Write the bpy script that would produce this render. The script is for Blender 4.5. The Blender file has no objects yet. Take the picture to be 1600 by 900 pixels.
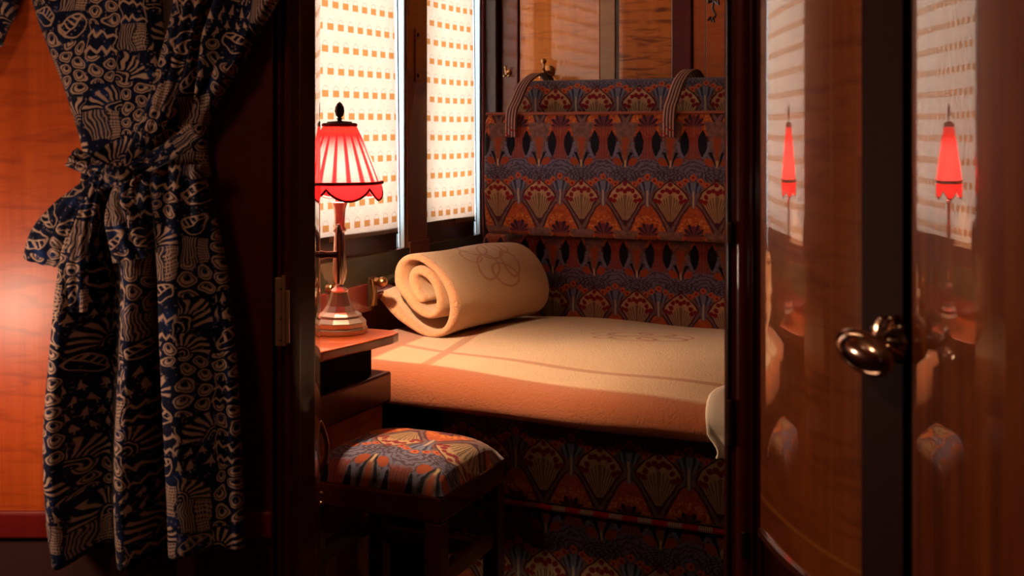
import bpy, bmesh, math, random
from mathutils import Vector, Matrix
random.seed(7)
PI = math.pi
S = bpy.context.scene
COL = S.collection

# ------------------------------------------------------------------ camera frame (measured from the photograph)
FPX, YAW, HOR, CZ = 1800.0, math.radians(24), 210.0, 1.10
FW = Vector((-math.sin(YAW), math.cos(YAW), 0)); RT = Vector((math.cos(YAW), math.sin(YAW), 0))
def at(px, py, d):
    p = (FW + RT * ((px - 800) / FPX)) * d
    return Vector((p.x, p.y, CZ + (HOR - py) / FPX * d))
def x_at(px, Y):
    v = FW + RT * ((px - 800) / FPX)
    return v.x / v.y * Y
def y_at(px, X):
    v = FW + RT * ((px - 800) / FPX)
    return v.y / v.x * X

def lin(*c):
    f = lambda v: v / 12.92 if v <= .04045 else ((v + .055) / 1.055) ** 2.4
    return tuple(f(v / 255) for v in c)

# ------------------------------------------------------------------ node expressions
class E:
    def __init__(s, nt, k): s.nt, s.k = nt, k
    def _m(s, op, *a, clamp=False):
        n = s.nt.nodes.new('ShaderNodeMath'); n.operation = op; n.use_clamp = clamp
        for i, v in enumerate((s,) + a):
            v = v.k if isinstance(v, E) else v
            if isinstance(v, (int, float)): n.inputs[i].default_value = v
            else: s.nt.links.new(v, n.inputs[i])
        return E(s.nt, n.outputs[0])
    def __add__(s, o): return s._m('ADD', o)
    __radd__ = __add__
    def __sub__(s, o): return s._m('SUBTRACT', o)
    def __rsub__(s, o): return E(s.nt, float(o))._m('SUBTRACT', s)
    def __mul__(s, o): return s._m('MULTIPLY', o)
    __rmul__ = __mul__
    def __truediv__(s, o): return s._m('DIVIDE', o)
    def __neg__(s): return s._m('MULTIPLY', -1.0)
    def abs(s): return s._m('ABSOLUTE')
    def fract(s): return s._m('FRACT')
    def floor(s): return s._m('FLOOR')
    def sin(s): return s._m('SINE')
    def cos(s): return s._m('COSINE')
    def sqrt(s): return s._m('SQRT')
    def pow(s, o): return s._m('POWER', o)
    def min(s, o): return s._m('MINIMUM', o)
    def max(s, o): return s._m('MAXIMUM', o)
    def atan2(s, o): return s._m('ARCTAN2', o)
    def clamp(s): return s._m('ADD', 0.0, clamp=True)
    def below(s, t, w=.01):          # 1 where s < t, soft edge w
        return ((t - s) / w + .5).clamp() if isinstance(t, E) else ((E(s.nt, float(t)) - s) / w + .5).clamp()
    def above(s, t, w=.01): return (s - t)._m('DIVIDE', w)._m('ADD', .5, clamp=True)
    def band(s, a, b, w=.01): return s.above(a, w) * s.below(b, w)

class Mat:
    def __init__(s, name, rough=.6, spec=.4, metal=0, coat=0, coat_rough=.04, coat_ior=1.5, sheen=0):
        s.m = bpy.data.materials.new(name); s.m.use_nodes = True
        s.nt = s.m.node_tree; s.nt.nodes.clear()
        s.out = s.nt.nodes.new('ShaderNodeOutputMaterial')
        b = s.b = s.nt.nodes.new('ShaderNodeBsdfPrincipled')
        s.nt.links.new(b.outputs[0], s.out.inputs[0])
        b.inputs['Roughness'].default_value = rough; b.inputs['Specular IOR Level'].default_value = spec
        b.inputs['Metallic'].default_value = metal; b.inputs['Coat Weight'].default_value = coat
        b.inputs['Coat Roughness'].default_value = coat_rough; b.inputs['Coat IOR'].default_value = coat_ior
        b.inputs['Sheen Weight'].default_value = sheen
    def uv(s):
        n = s.nt.nodes.new('ShaderNodeTexCoord'); x = s.nt.nodes.new('ShaderNodeSeparateXYZ')
        s.nt.links.new(n.outputs['UV'], x.inputs[0])
        return E(s.nt, x.outputs[0]), E(s.nt, x.outputs[1])
    def obj(s):
        n = s.nt.nodes.new('ShaderNodeTexCoord'); x = s.nt.nodes.new('ShaderNodeSeparateXYZ')
        s.nt.links.new(n.outputs['Object'], x.inputs[0])
        return tuple(E(s.nt, x.outputs[i]) for i in range(3))
    def vec(s, x, y, z=0.0):
        n = s.nt.nodes.new('ShaderNodeCombineXYZ')
        for i, v in enumerate((x, y, z)):
            v = v.k if isinstance(v, E) else v
            if isinstance(v, (int, float)): n.inputs[i].default_value = v
            else: s.nt.links.new(v, n.inputs[i])
        return n.outputs[0]
    def noise(s, v, scale=5, detail=3, rough=.5, dist=0):
        n = s.nt.nodes.new('ShaderNodeTexNoise'); s.nt.links.new(v, n.inputs['Vector'])
        n.inputs['Scale'].default_value = scale; n.inputs['Detail'].default_value = detail
        n.inputs['Roughness'].default_value = rough; n.inputs['Distortion'].default_value = dist
        return E(s.nt, n.outputs[0])
    def white(s, v):
        n = s.nt.nodes.new('ShaderNodeTexWhiteNoise'); n.noise_dimensions = '3D'; s.nt.links.new(v, n.inputs['Vector'])
        return E(s.nt, n.outputs[0])
    def voro(s, v, scale, rnd=1.0):
        n = s.nt.nodes.new('ShaderNodeTexVoronoi'); s.nt.links.new(v, n.inputs['Vector'])
        n.inputs['Scale'].default_value = scale; n.inputs['Randomness'].default_value = rnd
        return E(s.nt, n.outputs['Distance'])
    def col(s, c): 
        n = s.nt.nodes.new('ShaderNodeRGB'); n.outputs[0].default_value = (*c, 1); return n.outputs[0]
    def mix(s, f, a, b, mode='MIX'):
        n = s.nt.nodes.new('ShaderNodeMix'); n.data_type = 'RGBA'; n.blend_type = mode
        def put(sock, v):
            if isinstance(v, E): v = v.k
            if isinstance(v, (int, float)): sock.default_value = v
            elif isinstance(v, tuple): sock.default_value = (*v, 1)
            else: s.nt.links.new(v, sock)
        put(n.inputs[0], f); put(n.inputs[6], a); put(n.inputs[7], b)
        return n.outputs[2]
    def base(s, c):
        if isinstance(c, tuple): s.b.inputs['Base Color'].default_value = (*c, 1)
        else: s.nt.links.new(c, s.b.inputs['Base Color'])
        return s
    def bump(s, h, strength=.3, dist=.003):
        n = s.nt.nodes.new('ShaderNodeBump'); n.inputs['Strength'].default_value = strength
        n.inputs['Distance'].default_value = dist
        s.nt.links.new(h.k, n.inputs['Height']); s.nt.links.new(n.outputs[0], s.b.inputs['Normal'])
        return s

# ------------------------------------------------------------------ object helpers
def link(o, parent=None):
    COL.objects.link(o)
    if parent is not None:
        o.parent = parent
        o.matrix_parent_inverse = world(parent).inverted()
    return o
def world(o):
    m = Matrix.Translation(o.location) @ o.rotation_euler.to_matrix().to_4x4()
    return world(o.parent) @ o.matrix_parent_inverse @ m if o.parent else m
def tag(o, label=None, cat=None, group=None, kind=None):
    for k, v in (('label', label), ('category', cat), ('group', group), ('kind', kind)):
        if v: o[k] = v
    return o
def thing(name, label, cat, loc, group=None):
    o = bpy.data.objects.new(name, None); o.empty_display_size = .05
    o.location = loc; link(o)
    return tag(o, label, cat, group)
def ob(name, bm, mat, parent=None, smooth=False, bevel=0, solid=0, sub=0, angle=40):
    if not any(l for l in bm.loops.layers.uv): auto_uv(bm)
    bmesh.ops.recalc_face_normals(bm, faces=bm.faces)
    me = bpy.data.meshes.new(name); bm.to_mesh(me); bm.free()
    mats = mat if isinstance(mat, (list, tuple)) else [mat]
    for m in mats: me.materials.append(m.m if isinstance(m, Mat) else m)
    o = bpy.data.objects.new(name, me); link(o, parent)
    if smooth:
        for p in me.polygons: p.use_smooth = True
        if angle < 180:
            try: me.set_sharp_from_angle(angle=math.radians(angle))
            except Exception: pass
    if solid:
        md = o.modifiers.new('solid', 'SOLIDIFY'); md.thickness = solid; md.offset = 0
    if bevel:
        md = o.modifiers.new('bevel', 'BEVEL'); md.width = bevel; md.segments = 3; md.limit_method = 'ANGLE'
        md.angle_limit = math.radians(35)
    if sub:
        md = o.modifiers.new('sub', 'SUBSURF'); md.levels = sub; md.render_levels = sub
    return o
def struct(name, bm, mat, parent=None, **k):
    o = ob(name, bm, mat, parent, **k)
    if parent is None: o['kind'] = 'structure'
    return o
def auto_uv(bm):        # box mapping in metres: walls (x or y, z), tops (x, y)
    uv = bm.loops.layers.uv.new('UVMap')
    bm.normal_update()
    for f in bm.faces:
        n = f.normal
        for l in f.loops:
            c = l.vert.co
            if abs(n.z) > .75: l[uv].uv = (c.x, c.y)
            elif abs(n.x) > abs(n.y): l[uv].uv = (c.y, c.z)
            else: l[uv].uv = (c.x, c.z)
def BM(): return bmesh.new()
def box(bm, x0, x1, y0, y1, z0, z1):
    v = [bm.verts.new((x, y, z)) for z in (z0, z1) for y in (y0, y1) for x in (x0, x1)]
    for q in ((0, 1, 3, 2), (4, 6, 7, 5), (0, 4, 5, 1), (2, 3, 7, 6), (0, 2, 6, 4), (1, 5, 7, 3)):
        bm.faces.new([v[i] for i in q])
    return bm
def prism(bm, pts, z0, z1, axis='z'):
    f = (lambda p, h: (p[0], p[1], h)) if axis == 'z' else (lambda p, h: (p[0], h, p[1])) if axis == 'y' else (lambda p, h: (h, p[0], p[1]))
    a = [bm.verts.new(f(p, z0)) for p in pts]; b = [bm.verts.new(f(p, z1)) for p in pts]
    n = len(pts)
    bm.faces.new(a[::-1]); bm.faces.new(b)
    for i in range(n): bm.faces.new((a[i], a[(i + 1) % n], b[(i + 1) % n], b[i]))
    return bm
def lathe(bm, prof, c=(0, 0, 0), seg=32, M=None):
    rings = []
    for r, z in prof:
        if r < 1e-5: ring = [bm.verts.new((0, 0, z))]
        else: ring = [bm.verts.new((r * math.cos(2 * PI * i / seg), r * math.sin(2 * PI * i / seg), z)) for i in range(seg)]
        rings.append(ring)
    for a, b in zip(rings, rings[1:]):
        for i in range(seg):
            j = (i + 1) % seg
            q = [a[0]] if len(a) == 1 else [a[i], a[j]]
            q += [b[0]] if len(b) == 1 else [b[j], b[i]]
            if len(q) > 2: bm.faces.new(q)
    for ring in (rings[0], rings[-1]):
        if len(ring) > 1: bm.faces.new(ring)
    T = Matrix.Translation(c) @ (M.to_4x4() if M else Matrix())
    vs = [v for r in rings for v in r]
    for v in vs: v.co = T @ v.co
    return bm
def tube(bm, pts, r, seg=10, closed=False):
    pts = [Vector(p) for p in pts]; n = len(pts); rings = []; up = None
    rr = r if isinstance(r, (list, tuple)) else [r] * n
    for i, p in enumerate(pts):
        a = pts[(i - 1) % n] if closed or i else p; b = pts[(i + 1) % n] if closed or i < n - 1 else p
        t = (b - a).normalized()
        if up is None:
            up = t.orthogonal().normalized()
        up = (up - t * up.dot(t)).normalized(); s = t.cross(up)
        rings.append([bm.verts.new(p + (up * math.cos(2 * PI * k / seg) + s * math.sin(2 * PI * k / seg)) * rr[i]) for k in range(seg)])
    m = n if closed else n - 1
    for i in range(m):
        A, B = rings[i], rings[(i + 1) % n]
        for k in range(seg): bm.faces.new((A[k], A[(k + 1) % seg], B[(k + 1) % seg], B[k]))
    if not closed: bm.faces.new(rings[0][::-1]); bm.faces.new(rings[-1])
    return bm
def ball(bm, c, r, seg=16, sc=(1, 1, 1), M=None):
    n = seg // 2
    prof = [(r * math.sin(PI * i / n), -r * math.cos(PI * i / n)) for i in range(n + 1)]
    D = Matrix.Diagonal(Vector(sc))
    return lathe(bm, prof, c, seg, (M @ D) if M else D)
def sheet(bm, rows, uvs, close=False):
    layer = bm.loops.layers.uv.verify()
    V = [[bm.verts.new(p) for p in r] for r in rows]
    for i in range(len(V) - 1):
        for j in range(len(V[0]) - 1):
            f = bm.faces.new((V[i][j], V[i][j + 1], V[i + 1][j + 1], V[i + 1][j]))
            for l, (a, b) in zip(f.loops, ((i, j), (i, j + 1), (i + 1, j + 1), (i + 1, j))): l[layer].uv = uvs[a][b]
    return V
def interp(tab, x):
    if x <= tab[0][0]: return tab[0][1]
    for (a, u), (b, w) in zip(tab, tab[1:]):
        if x <= b: return u + (w - u) * (x - a) / (b - a)
    return tab[-1][1]
def spline(tab, x):     # smooth version of interp
    s = 0; w = 0
    for k in (-1, -.5, 0, .5, 1):
        g = math.exp(-k * k * 1.5); s += g * interp(tab, x + k * 22); w += g
    return s / w

# ------------------------------------------------------------------ materials
def wood(name, c1, c2, c3=None, fig=.5, rough=.35, coat=1.0, coat_ior=1.6, coat_rough=.03, streak=14, across=60, inlay=None):
    m = Mat(name, rough=rough, coat=coat, coat_ior=coat_ior, coat_rough=coat_rough, spec=.3)
    u, v = m.uv()
    g = m.noise(m.vec(u * streak, v * .5), 1.6, 4, .6)                       # vertical streaks
    fine = m.noise(m.vec(u * 160, v * 4), 2, 3, .6)
    fg = m.noise(m.vec(u * 9, v * across), 1.0, 2, .5, .8)                    # fiddleback figure
    c = m.mix(((g - .35) * 2.6).clamp(), c1, c2)
    c = m.mix(((fg - .48) * 5).clamp() * fig, c, c3 or c1)
    c = m.mix(((fine - .45) * 2).clamp() * .35, c, tuple(x * .45 for x in c1))
    if inlay:
        for f, col in inlay(u, v): c = m.mix(f, c, col)
    m.base(c); m.bump(fine, .03, .001)
    return m
veneer_orange = wood('orange_figured_veneer', lin(190, 72, 20), lin(222, 96, 30), lin(150, 50, 16), .55, coat_ior=1.35, coat_rough=.4)
veneer_gold = wood('golden_satinwood_veneer', lin(206, 112, 36), lin(236, 142, 56), lin(160, 80, 28), .5, coat_ior=1.75, coat_rough=.03)
veneer_figured = wood('cross_figured_veneer', lin(198, 108, 40), lin(222, 130, 52), lin(120, 56, 24), .9, coat_ior=1.8, coat_rough=.05)
veneer_rust = wood('rust_veneer', lin(176, 86, 34), lin(196, 100, 40), lin(140, 62, 26), .4, coat_ior=1.5, coat_rough=.1)
veneer_khaki = wood('khaki_veneer', lin(150, 100, 48), lin(165, 112, 56), lin(125, 80, 38), .4, coat_ior=1.5, coat_rough=.1)
mahogany = wood('dark_mahogany', lin(84, 24, 20), lin(104, 32, 24), lin(60, 16, 16), .3, coat_ior=1.5, coat_rough=.05)
mahogany_deep = wood('deep_red_mahogany', lin(82, 24, 28), lin(98, 30, 32), lin(60, 18, 22), .3, coat_ior=1.45, coat_rough=.1)
mahogany_black = wood('near_black_mahogany', lin(40, 17, 19), lin(48, 21, 22), lin(30, 13, 15), .2, coat_ior=1.4, coat_rough=.12)
mahogany_rail = wood('red_mahogany_rail', lin(120, 26, 22), lin(140, 34, 28), lin(95, 20, 18), .3, coat_ior=1.45, coat_rough=.1)
brown_frame = wood('brown_window_wood', lin(96, 48, 26), lin(116, 60, 32), lin(72, 34, 20), .3, coat_ior=1.5, coat_rough=.1)
table_wood = wood('polished_table_mahogany', lin(168, 70, 28), lin(196, 88, 36), lin(140, 52, 22), .4, coat_ior=1.42, coat_rough=.03)
sill_wood = wood('dark_green_brown_sash', lin(48, 42, 30), lin(58, 50, 36), lin(36, 30, 22), .2, coat_ior=1.6, coat_rough=.06)
def door_inlay(u, v):
    line = (u - .012).abs().below(.0012, .001).max((u - .205).abs().below(.0014, .001)) * v.above(.659, .001)
    bottom = (v - .660).abs().below(.0022, .0012) * u.below(.27, .002)
    return [(line * .7, lin(196, 120, 56)), (bottom, lin(205, 125, 58))]
door_veneer = wood('varnished_door_veneer', lin(166, 82, 34), lin(200, 104, 44), lin(120, 52, 22), .5, coat_ior=2.4, coat_rough=.008, inlay=door_inlay)
panel_veneer = wood('varnished_panel_veneer', lin(112, 48, 18), lin(196, 104, 42), lin(120, 50, 20), .2, coat_ior=2.2, coat_rough=.012, across=6, streak=22)
stile_satin = wood('satin_dark_stile', lin(54, 18, 20), lin(66, 22, 22), lin(40, 12, 14), .3, coat=0, rough=.6)
leaf_veneer = wood('glossy_leaf_veneer', lin(110, 52, 24), lin(140, 70, 32), lin(84, 36, 18), .3, coat_ior=1.9, coat_rough=.02)

brass = Mat('aged_brass', rough=.28, metal=1).base(lin(180, 132, 88))
hinge_brass = Mat('worn_hinge_brass', rough=.42, metal=.7).base(lin(200, 150, 112))
brass_dark = Mat('dark_bronze', rough=.4, metal=1).base(lin(95, 72, 50))
silver = Mat('silver_plate', rough=.36, metal=.75).base(lin(240, 222, 208))
white_enamel = Mat('white_enamel', rough=.4).base(lin(225, 235, 238))
chrome = Mat('chrome_rail', rough=.2, metal=1).base(lin(215, 225, 230))
pewter = Mat('old_silver_knob', rough=.14, metal=1).base(lin(215, 190, 170))
ivory = Mat('ivory_candle_tube', rough=.5).base(lin(240, 225, 200))
black_gap = Mat('painted_gap_shade', rough=.9, spec=.1).base(lin(14, 10, 12))  # near-black paint standing in for the shade inside gaps and recesses
lining = Mat('brown_robe_lining', rough=.9, spec=.1).base(lin(70, 52, 44))
carpet = Mat('dark_carpet', rough=1, spec=.05)
_u, _v = carpet.uv(); carpet.base(carpet.mix(carpet.noise(carpet.vec(_u, _v), 60, 3), lin(34, 18, 20), lin(52, 28, 28)))
ceiling_m = Mat('cream_ceiling', rough=.8).base(lin(150, 120, 90))
lower_panel_m = wood('dull_lower_panel', lin(70, 38, 34), lin(84, 46, 38), lin(56, 30, 28), .15, coat=.2, rough=.6)

def tapestry(name, x0, z0, px=.129, pz=.30, shade_dim=1.0):
    """art-nouveau upholstery: fans with berries, rust bells, navy almonds, mauve scallops"""
    m = Mat(name, rough=.85, spec=.15, sheen=.12)
    U, V = m.uv()
    wob = m.noise(m.vec(U, V), 45, 2)
    warp = m.noise(m.vec(U, V), 70, 3)
    a = (U - x0) / px + (wob - .5) * .05
    b = (z0 - V) / pz + (wob - .5) * .018
    A = ((a + .5).fract() - .5).abs()        # 0 on the fan axis, .5 on the bell axis
    B = b.fract()
    Bs = (b + .5).fract() - .5               # 0 at the fan's apex, negative above it
    Ca = .5 - A
    X, Y = A * px, Bs * pz
    Xc = Ca * px
    def disc(x, y, rad, soft=.0025):
        return (x * x + y * y).sqrt().below(rad, soft)
    lav, grey, taupe = lin(128, 124, 152), lin(104, 98, 122), lin(142, 108, 96)
    rust, orange, amber = lin(178, 80, 40), lin(214, 104, 50), lin(232, 146, 66)
    cream, berry, navy, plum = lin(214, 178, 136), lin(140, 18, 36), lin(10, 13, 32), lin(80, 34, 50)
    # ground: lavender swirls with rust and cream strands
    c = m.mix(((warp - .38) * 4).clamp(), lin(112, 84, 88), taupe)
    dy = (B - .99) * pz
    r = (Xc * Xc + dy * dy).sqrt()
    sw = (r * 560 + warp * 16).sin()
    zone = B.above(.70, .05)
    c = m.mix(zone * .8, c, grey)
    c = m.mix(sw.above(.25, .6) * zone * .75, c, lav)
    c = m.mix((-sw).above(.55, .4) * zone * .7, c, lin(70, 52, 70))
    # rust wings either side of the wedge tip
    wx = (A - .17) / .105; wy = (B - .845 + A * .12) / .036
    c = m.mix((wx * wx + wy * wy).below(1, .3), c, rust)
    # lens of wavy dark lines around the lily
    r2 = (X * X * .22 + ((B - .965) * pz) * ((B - .965) * pz)).sqrt()
    c = m.mix(((r2 * 1150 + warp * 5).sin().above(.35, .5)) * r2.below(.024, .006) * .8, c, lin(58, 44, 58))
    # bell with orange blossom rim and plum flower inside
    t = ((B - .20) / .38).clamp()
    wbell = t.pow(.60) * .53
    c = m.mix(Ca.below(wbell + .02, .02) * B.band(.17, .66, .02), c, plum)
    bell = Ca.below(wbell - .025, .02) * B.band(.205, .585, .015)
    c = m.mix(bell, c, m.mix(((warp - .4) * 4).clamp(), rust, orange))
    db = (B - .47) * pz
    rb = (Xc * Xc + db * db * 1.2).sqrt()
    dots = m.voro(m.vec(U, V), 118, .7)
    rim = rb.band(.030, .050, .004) * B.below(.55, .03) * bell
    c = m.mix(rim * dots.below(.46, .12), c, amber)
    c = m.mix(rim * dots.below(.16, .08), c, berry)
    an = Xc.atan2(-db + .012)
    inner = (rb + (an * 13).sin() * .004).below(.026, .003) * B.below(.60, .02)
    c = m.mix(inner, c, m.mix((an * 13).sin().above(-.2, .8), lin(52, 26, 48), lin(112, 52, 66)))
    c = m.mix(Xc.below(.016 - (B - .52) * .08, .003) * B.band(.51, .60, .02) * (Xc * 900).sin().above(0, .6) * .8, c, amber)
    # wedge with rust core, navy darts at its point
    t3 = 1 - (B - .44) / .44
    nv = A.below(.175 * (1 - ((B - .735) / .155)), .015) * B.band(.735, .90, .012)
    nv2 = (A - .09).abs().below(.075 - (B - .80).abs() * .6, .02) * B.band(.74, .86, .02)
    c = m.mix(nv, c, navy)
    wedge = A.below(t3 * .30, .02) * B.band(.46, .885, .012)
    c = m.mix(wedge, c, m.mix(((warp - .4) * 5).clamp(), lin(120, 88, 84), lin(152, 112, 100)))
    c = m.mix(A.below((1 - (B - .56) / .28) * .11, .03) * B.band(.60, .84, .03), c, rust)
    c = m.mix(A.below(.022, .015) * B.band(.81, .875, .02), c, cream)
    # stalk between navy almonds
    stalk = Ca.below(.095 + (B - .66).abs() * (B - .66).abs() * 5, .03) * B.band(.50, .80, .03)
    c = m.mix(stalk * .85, c, lin(168, 76, 54))
    c = m.mix(stalk * (Ca * 110 + wob * 8).sin().above(.3, .6) * .6, c, lin(110, 60, 66))
    crown = Ca.below(.26, .04) * B.band(.555, .625, .02) * (dots.below(.4, .2))
    c = m.mix(crown * .7, c, berry)
    vb = (B - .655) / .125
    alm = ((A - .31).abs() - (1 - vb * vb) * .098).below(0, .012) * vb.abs().below(1, .02)
    c = m.mix(alm, c, navy)
    st = (A - (.13 + (B - .66) * .6) - .03).abs().below(.042, .02) * B.band(.66, .80, .02) * (1 - wedge)
    st2 = (A - (.20 + (B - .72) * 1.0)).abs().below(.035, .02) * B.band(.68, .785, .02)
    c = m.mix(st2, c, lav)
    c = m.mix(disc(X - .022, (B - .655) * pz, .0045), c, lin(110, 130, 150))
    # orange blooms arching over a grey posy on the bell axis
    for bx, by in ((0, -.035), (.16, .000), (.29, .030)):
        d = (Xc - bx * px) * (Xc - bx * px) + (Y - by * pz) * (Y - by * pz)
        d = d.sqrt() * (1 + ((dots) - .4) * .5)
        c = m.mix(d.below(.0092, .003), c, orange); c = m.mix(d.below(.0036, .002), c, berry)
    fanl = (Xc / (Bs * -pz + .066).max(.004))
    posy = disc(Xc * .8, Y - .016, .0185) * (1 - Y.below(.002, .003))
    c = m.mix(posy, c, m.mix((fanl * 24).sin().above(-.1, .8), lin(54, 58, 82), lin(120, 128, 156)))
    c = m.mix(Ca.below(.075 - Bs * .12, .02) * Bs.band(.10, .24, .02), c, grey)
    c = m.mix(Ca.below(.02, .012) * Bs.band(.09, .235, .015), c, lin(206, 176, 142))
    c = m.mix(disc(Xc - .021, Y - .035, .0055) .max(disc(Xc - .023, Y - .050, .0045)), c, berry)
    # cream fan with berries above and combed stems below
    up = (Bs / .165).clamp()
    hw = (up * PI * .5).sin() * .30 + up * .07
    low = (1 - (Bs - .165) / .225)
    wf = hw.min(low * .34 + .02)
    c = m.mix(A.below(wf + .045, .02) * Bs.band(-.03, .43, .015), c, plum)
    fan = A.below(wf, .015) * Bs.band(.0, .365, .01)
    c = m.mix(fan, c, m.mix(((warp - .45) * 4).clamp(), lin(196, 154, 112), cream))
    ang = X / ((.44 - Bs) * pz).max(.004)
    comb = Bs.above(A * .25 + .125, .02)
    c = m.mix(fan * comb * .45, c, lin(170, 134, 96))
    c = m.mix(fan * comb * (ang * 62).sin().above(.3, .5) * .75, c, lin(84, 58, 50))
    berries = None
    for bx, by in ((.0, .028), (.075, .080), (.165, .092), (.225, .140), (.325, .175), (.245, .185), (.0, .098)):
        d = (X - bx * px) * (X - bx * px) + (Y - by * pz) * (Y - by * pz)
        d = d.sqrt() + (warp - .5) * .006
        e = d.below(.0066, .0022); berries = e if berries is None else berries.max(e)
    c = m.mix(berries, c, berry)
    # weave
    w = (U * 2600).sin() * (V * 2600).sin()
    c = m.mix((w * .5 + .5) * .2, c, lin(44, 34, 40))
    if shade_dim != 1.0: c = m.mix(1.0, c, (shade_dim, shade_dim, shade_dim), 'MULTIPLY')  # scales the whole pattern down, painting shade into seat and berth copies
    m.base(c); m.bump(w + warp * .8, .15, .0008)
    return m
X0 = -1.398
tap_back = tapestry('tapestry_back', X0, .9845, shade_dim=.74)
tap_low = tapestry('tapestry_lower', X0, .6646, shade_dim=.74)
tap_roll = tapestry('tapestry_bolster', X0, 1.262, shade_dim=.74)
tap_base = tapestry('tapestry_base', -.95, .442, shade_dim=.8)
tap_val = tapestry('tapestry_valance', -.95, .50, shade_dim=.74)
tap_stool = tapestry('tapestry_stool', -1.122, -1.628, .132)

def robe_cloth():
    m = Mat('navy_cream_robe_cotton', rough=.85, spec=.1, sheen=.1)
    U, V = m.uv()
    n1 = m.noise(m.vec(U, V), 22, 2)
    u = U / .044 + (n1 - .5) * .8; v = V / .042 + (m.noise(m.vec(V, U), 18, 2) - .5) * .8
    col = u.floor(); v = v + m.white(m.vec(col, 3.0)) * 1.0
    row = v.floor()
    k = m.white(m.vec(col, row, 1.0)); k2 = m.white(m.vec(row, col, 7.0))
    x = u.fract() - .5; y = v.fract() - .5
    sx = x * (k2.above(.5, .001) * 2 - 1)
    # clusters of ringed eyelets, each with a moon inside
    px_ = (x * 2).fract() - .5; py_ = (y * 2 + (x * 2).floor() * .5).fract() - .5
    r = (px_ * px_ + py_ * py_).sqrt()
    ro = (px_ * px_ + (py_ - .09) * (py_ - .09)).sqrt()
    eye = (r - .39).abs().below(.045, .05).max(r.below(.27, .05) * ro.above(.17, .05))
    # spread shell with teeth
    ex = sx + .42; ey = y + .42
    re = (ex * ex + ey * ey).sqrt(); an = ey.atan2(ex)
    shell = ((an * 19).sin().above(.2, .5) * re.band(.36, .86, .05)).max((re * 46).cos().above(.6, .4) * re.below(.30, .03))
    # solid navy leaf with a fine outline, its other half combed
    lf = (sx * .8 + y * .6); lt = (y * .8 - sx * .6)
    el = (lf * lf * 4.6 + lt * lt * 11).sqrt()
    leaf = (el - 1).abs().below(.07, .06).max(((lf * 30).sin().above(.45, .4)) * lt.above(.04, .02) * el.below(1, .03)).max((lt - .03).abs().below(.022, .02) * el.below(1, .03))
    # rows of little pointed trees
    ty = (y * 2).fract(); cx = (x * 3 + (y * 2).floor() * .5).fract() - .5
    tree = (cx.abs() - (.84 - ty) * .46).below(0, .06) * ty.band(.22, .86, .05)
    tree = tree.max(cx.abs().below(.05, .04) * ty.below(.25, .03))
    # navy blocks over zigzag hems
    zz = ((x * 3).fract() - .5).abs()
    roof = ((y * 2).fract() - .22 - zz * .6).abs().below(.11, .05).max((x.abs() - .44).abs().below(.016, .02))
    # tall tower: fine comb beside columns of beads
    bead = (((x * 7).fract() - .5).abs() + ((y * 9).fract() - .5).abs()).below(.5, .15)
    tower = ((x * 68).sin().above(.1, .8) * .72 + .05) * x.below(.08, .02) * x.above(-.44, .02)
    tower = tower.max(x.band(.10, .46, .02) * (bead * .9 + ((x * 7).fract() - .5).abs().above(.42, .04)))
    pat = eye * k.below(.26, .001) + shell * k.band(.26, .42, .001) + leaf * k.band(.42, .60, .001) \
        + tree * k.band(.60, .72, .001) + roof * k.band(.72, .84, .001) + tower * k.above(.84, .001)
    pat = pat.clamp()
    blu = m.noise(m.vec(U, V), 28, 2)
    g = m.mix(((blu - .55) * 6).clamp(), lin(13, 18, 44), lin(26, 46, 92))
    g = m.mix(m.voro(m.vec(U, V), 150, 1).below(.22, .15) * .6, g, lin(150, 120, 118))
    c = m.mix(pat * .92, g, lin(196, 156, 134))
    w = (U * 2200).sin() * (V * 2200).sin()
    m.base(c); m.bump(w + n1 * 1.0, .15, .001)
    return m
robe_m = robe_cloth()

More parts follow.
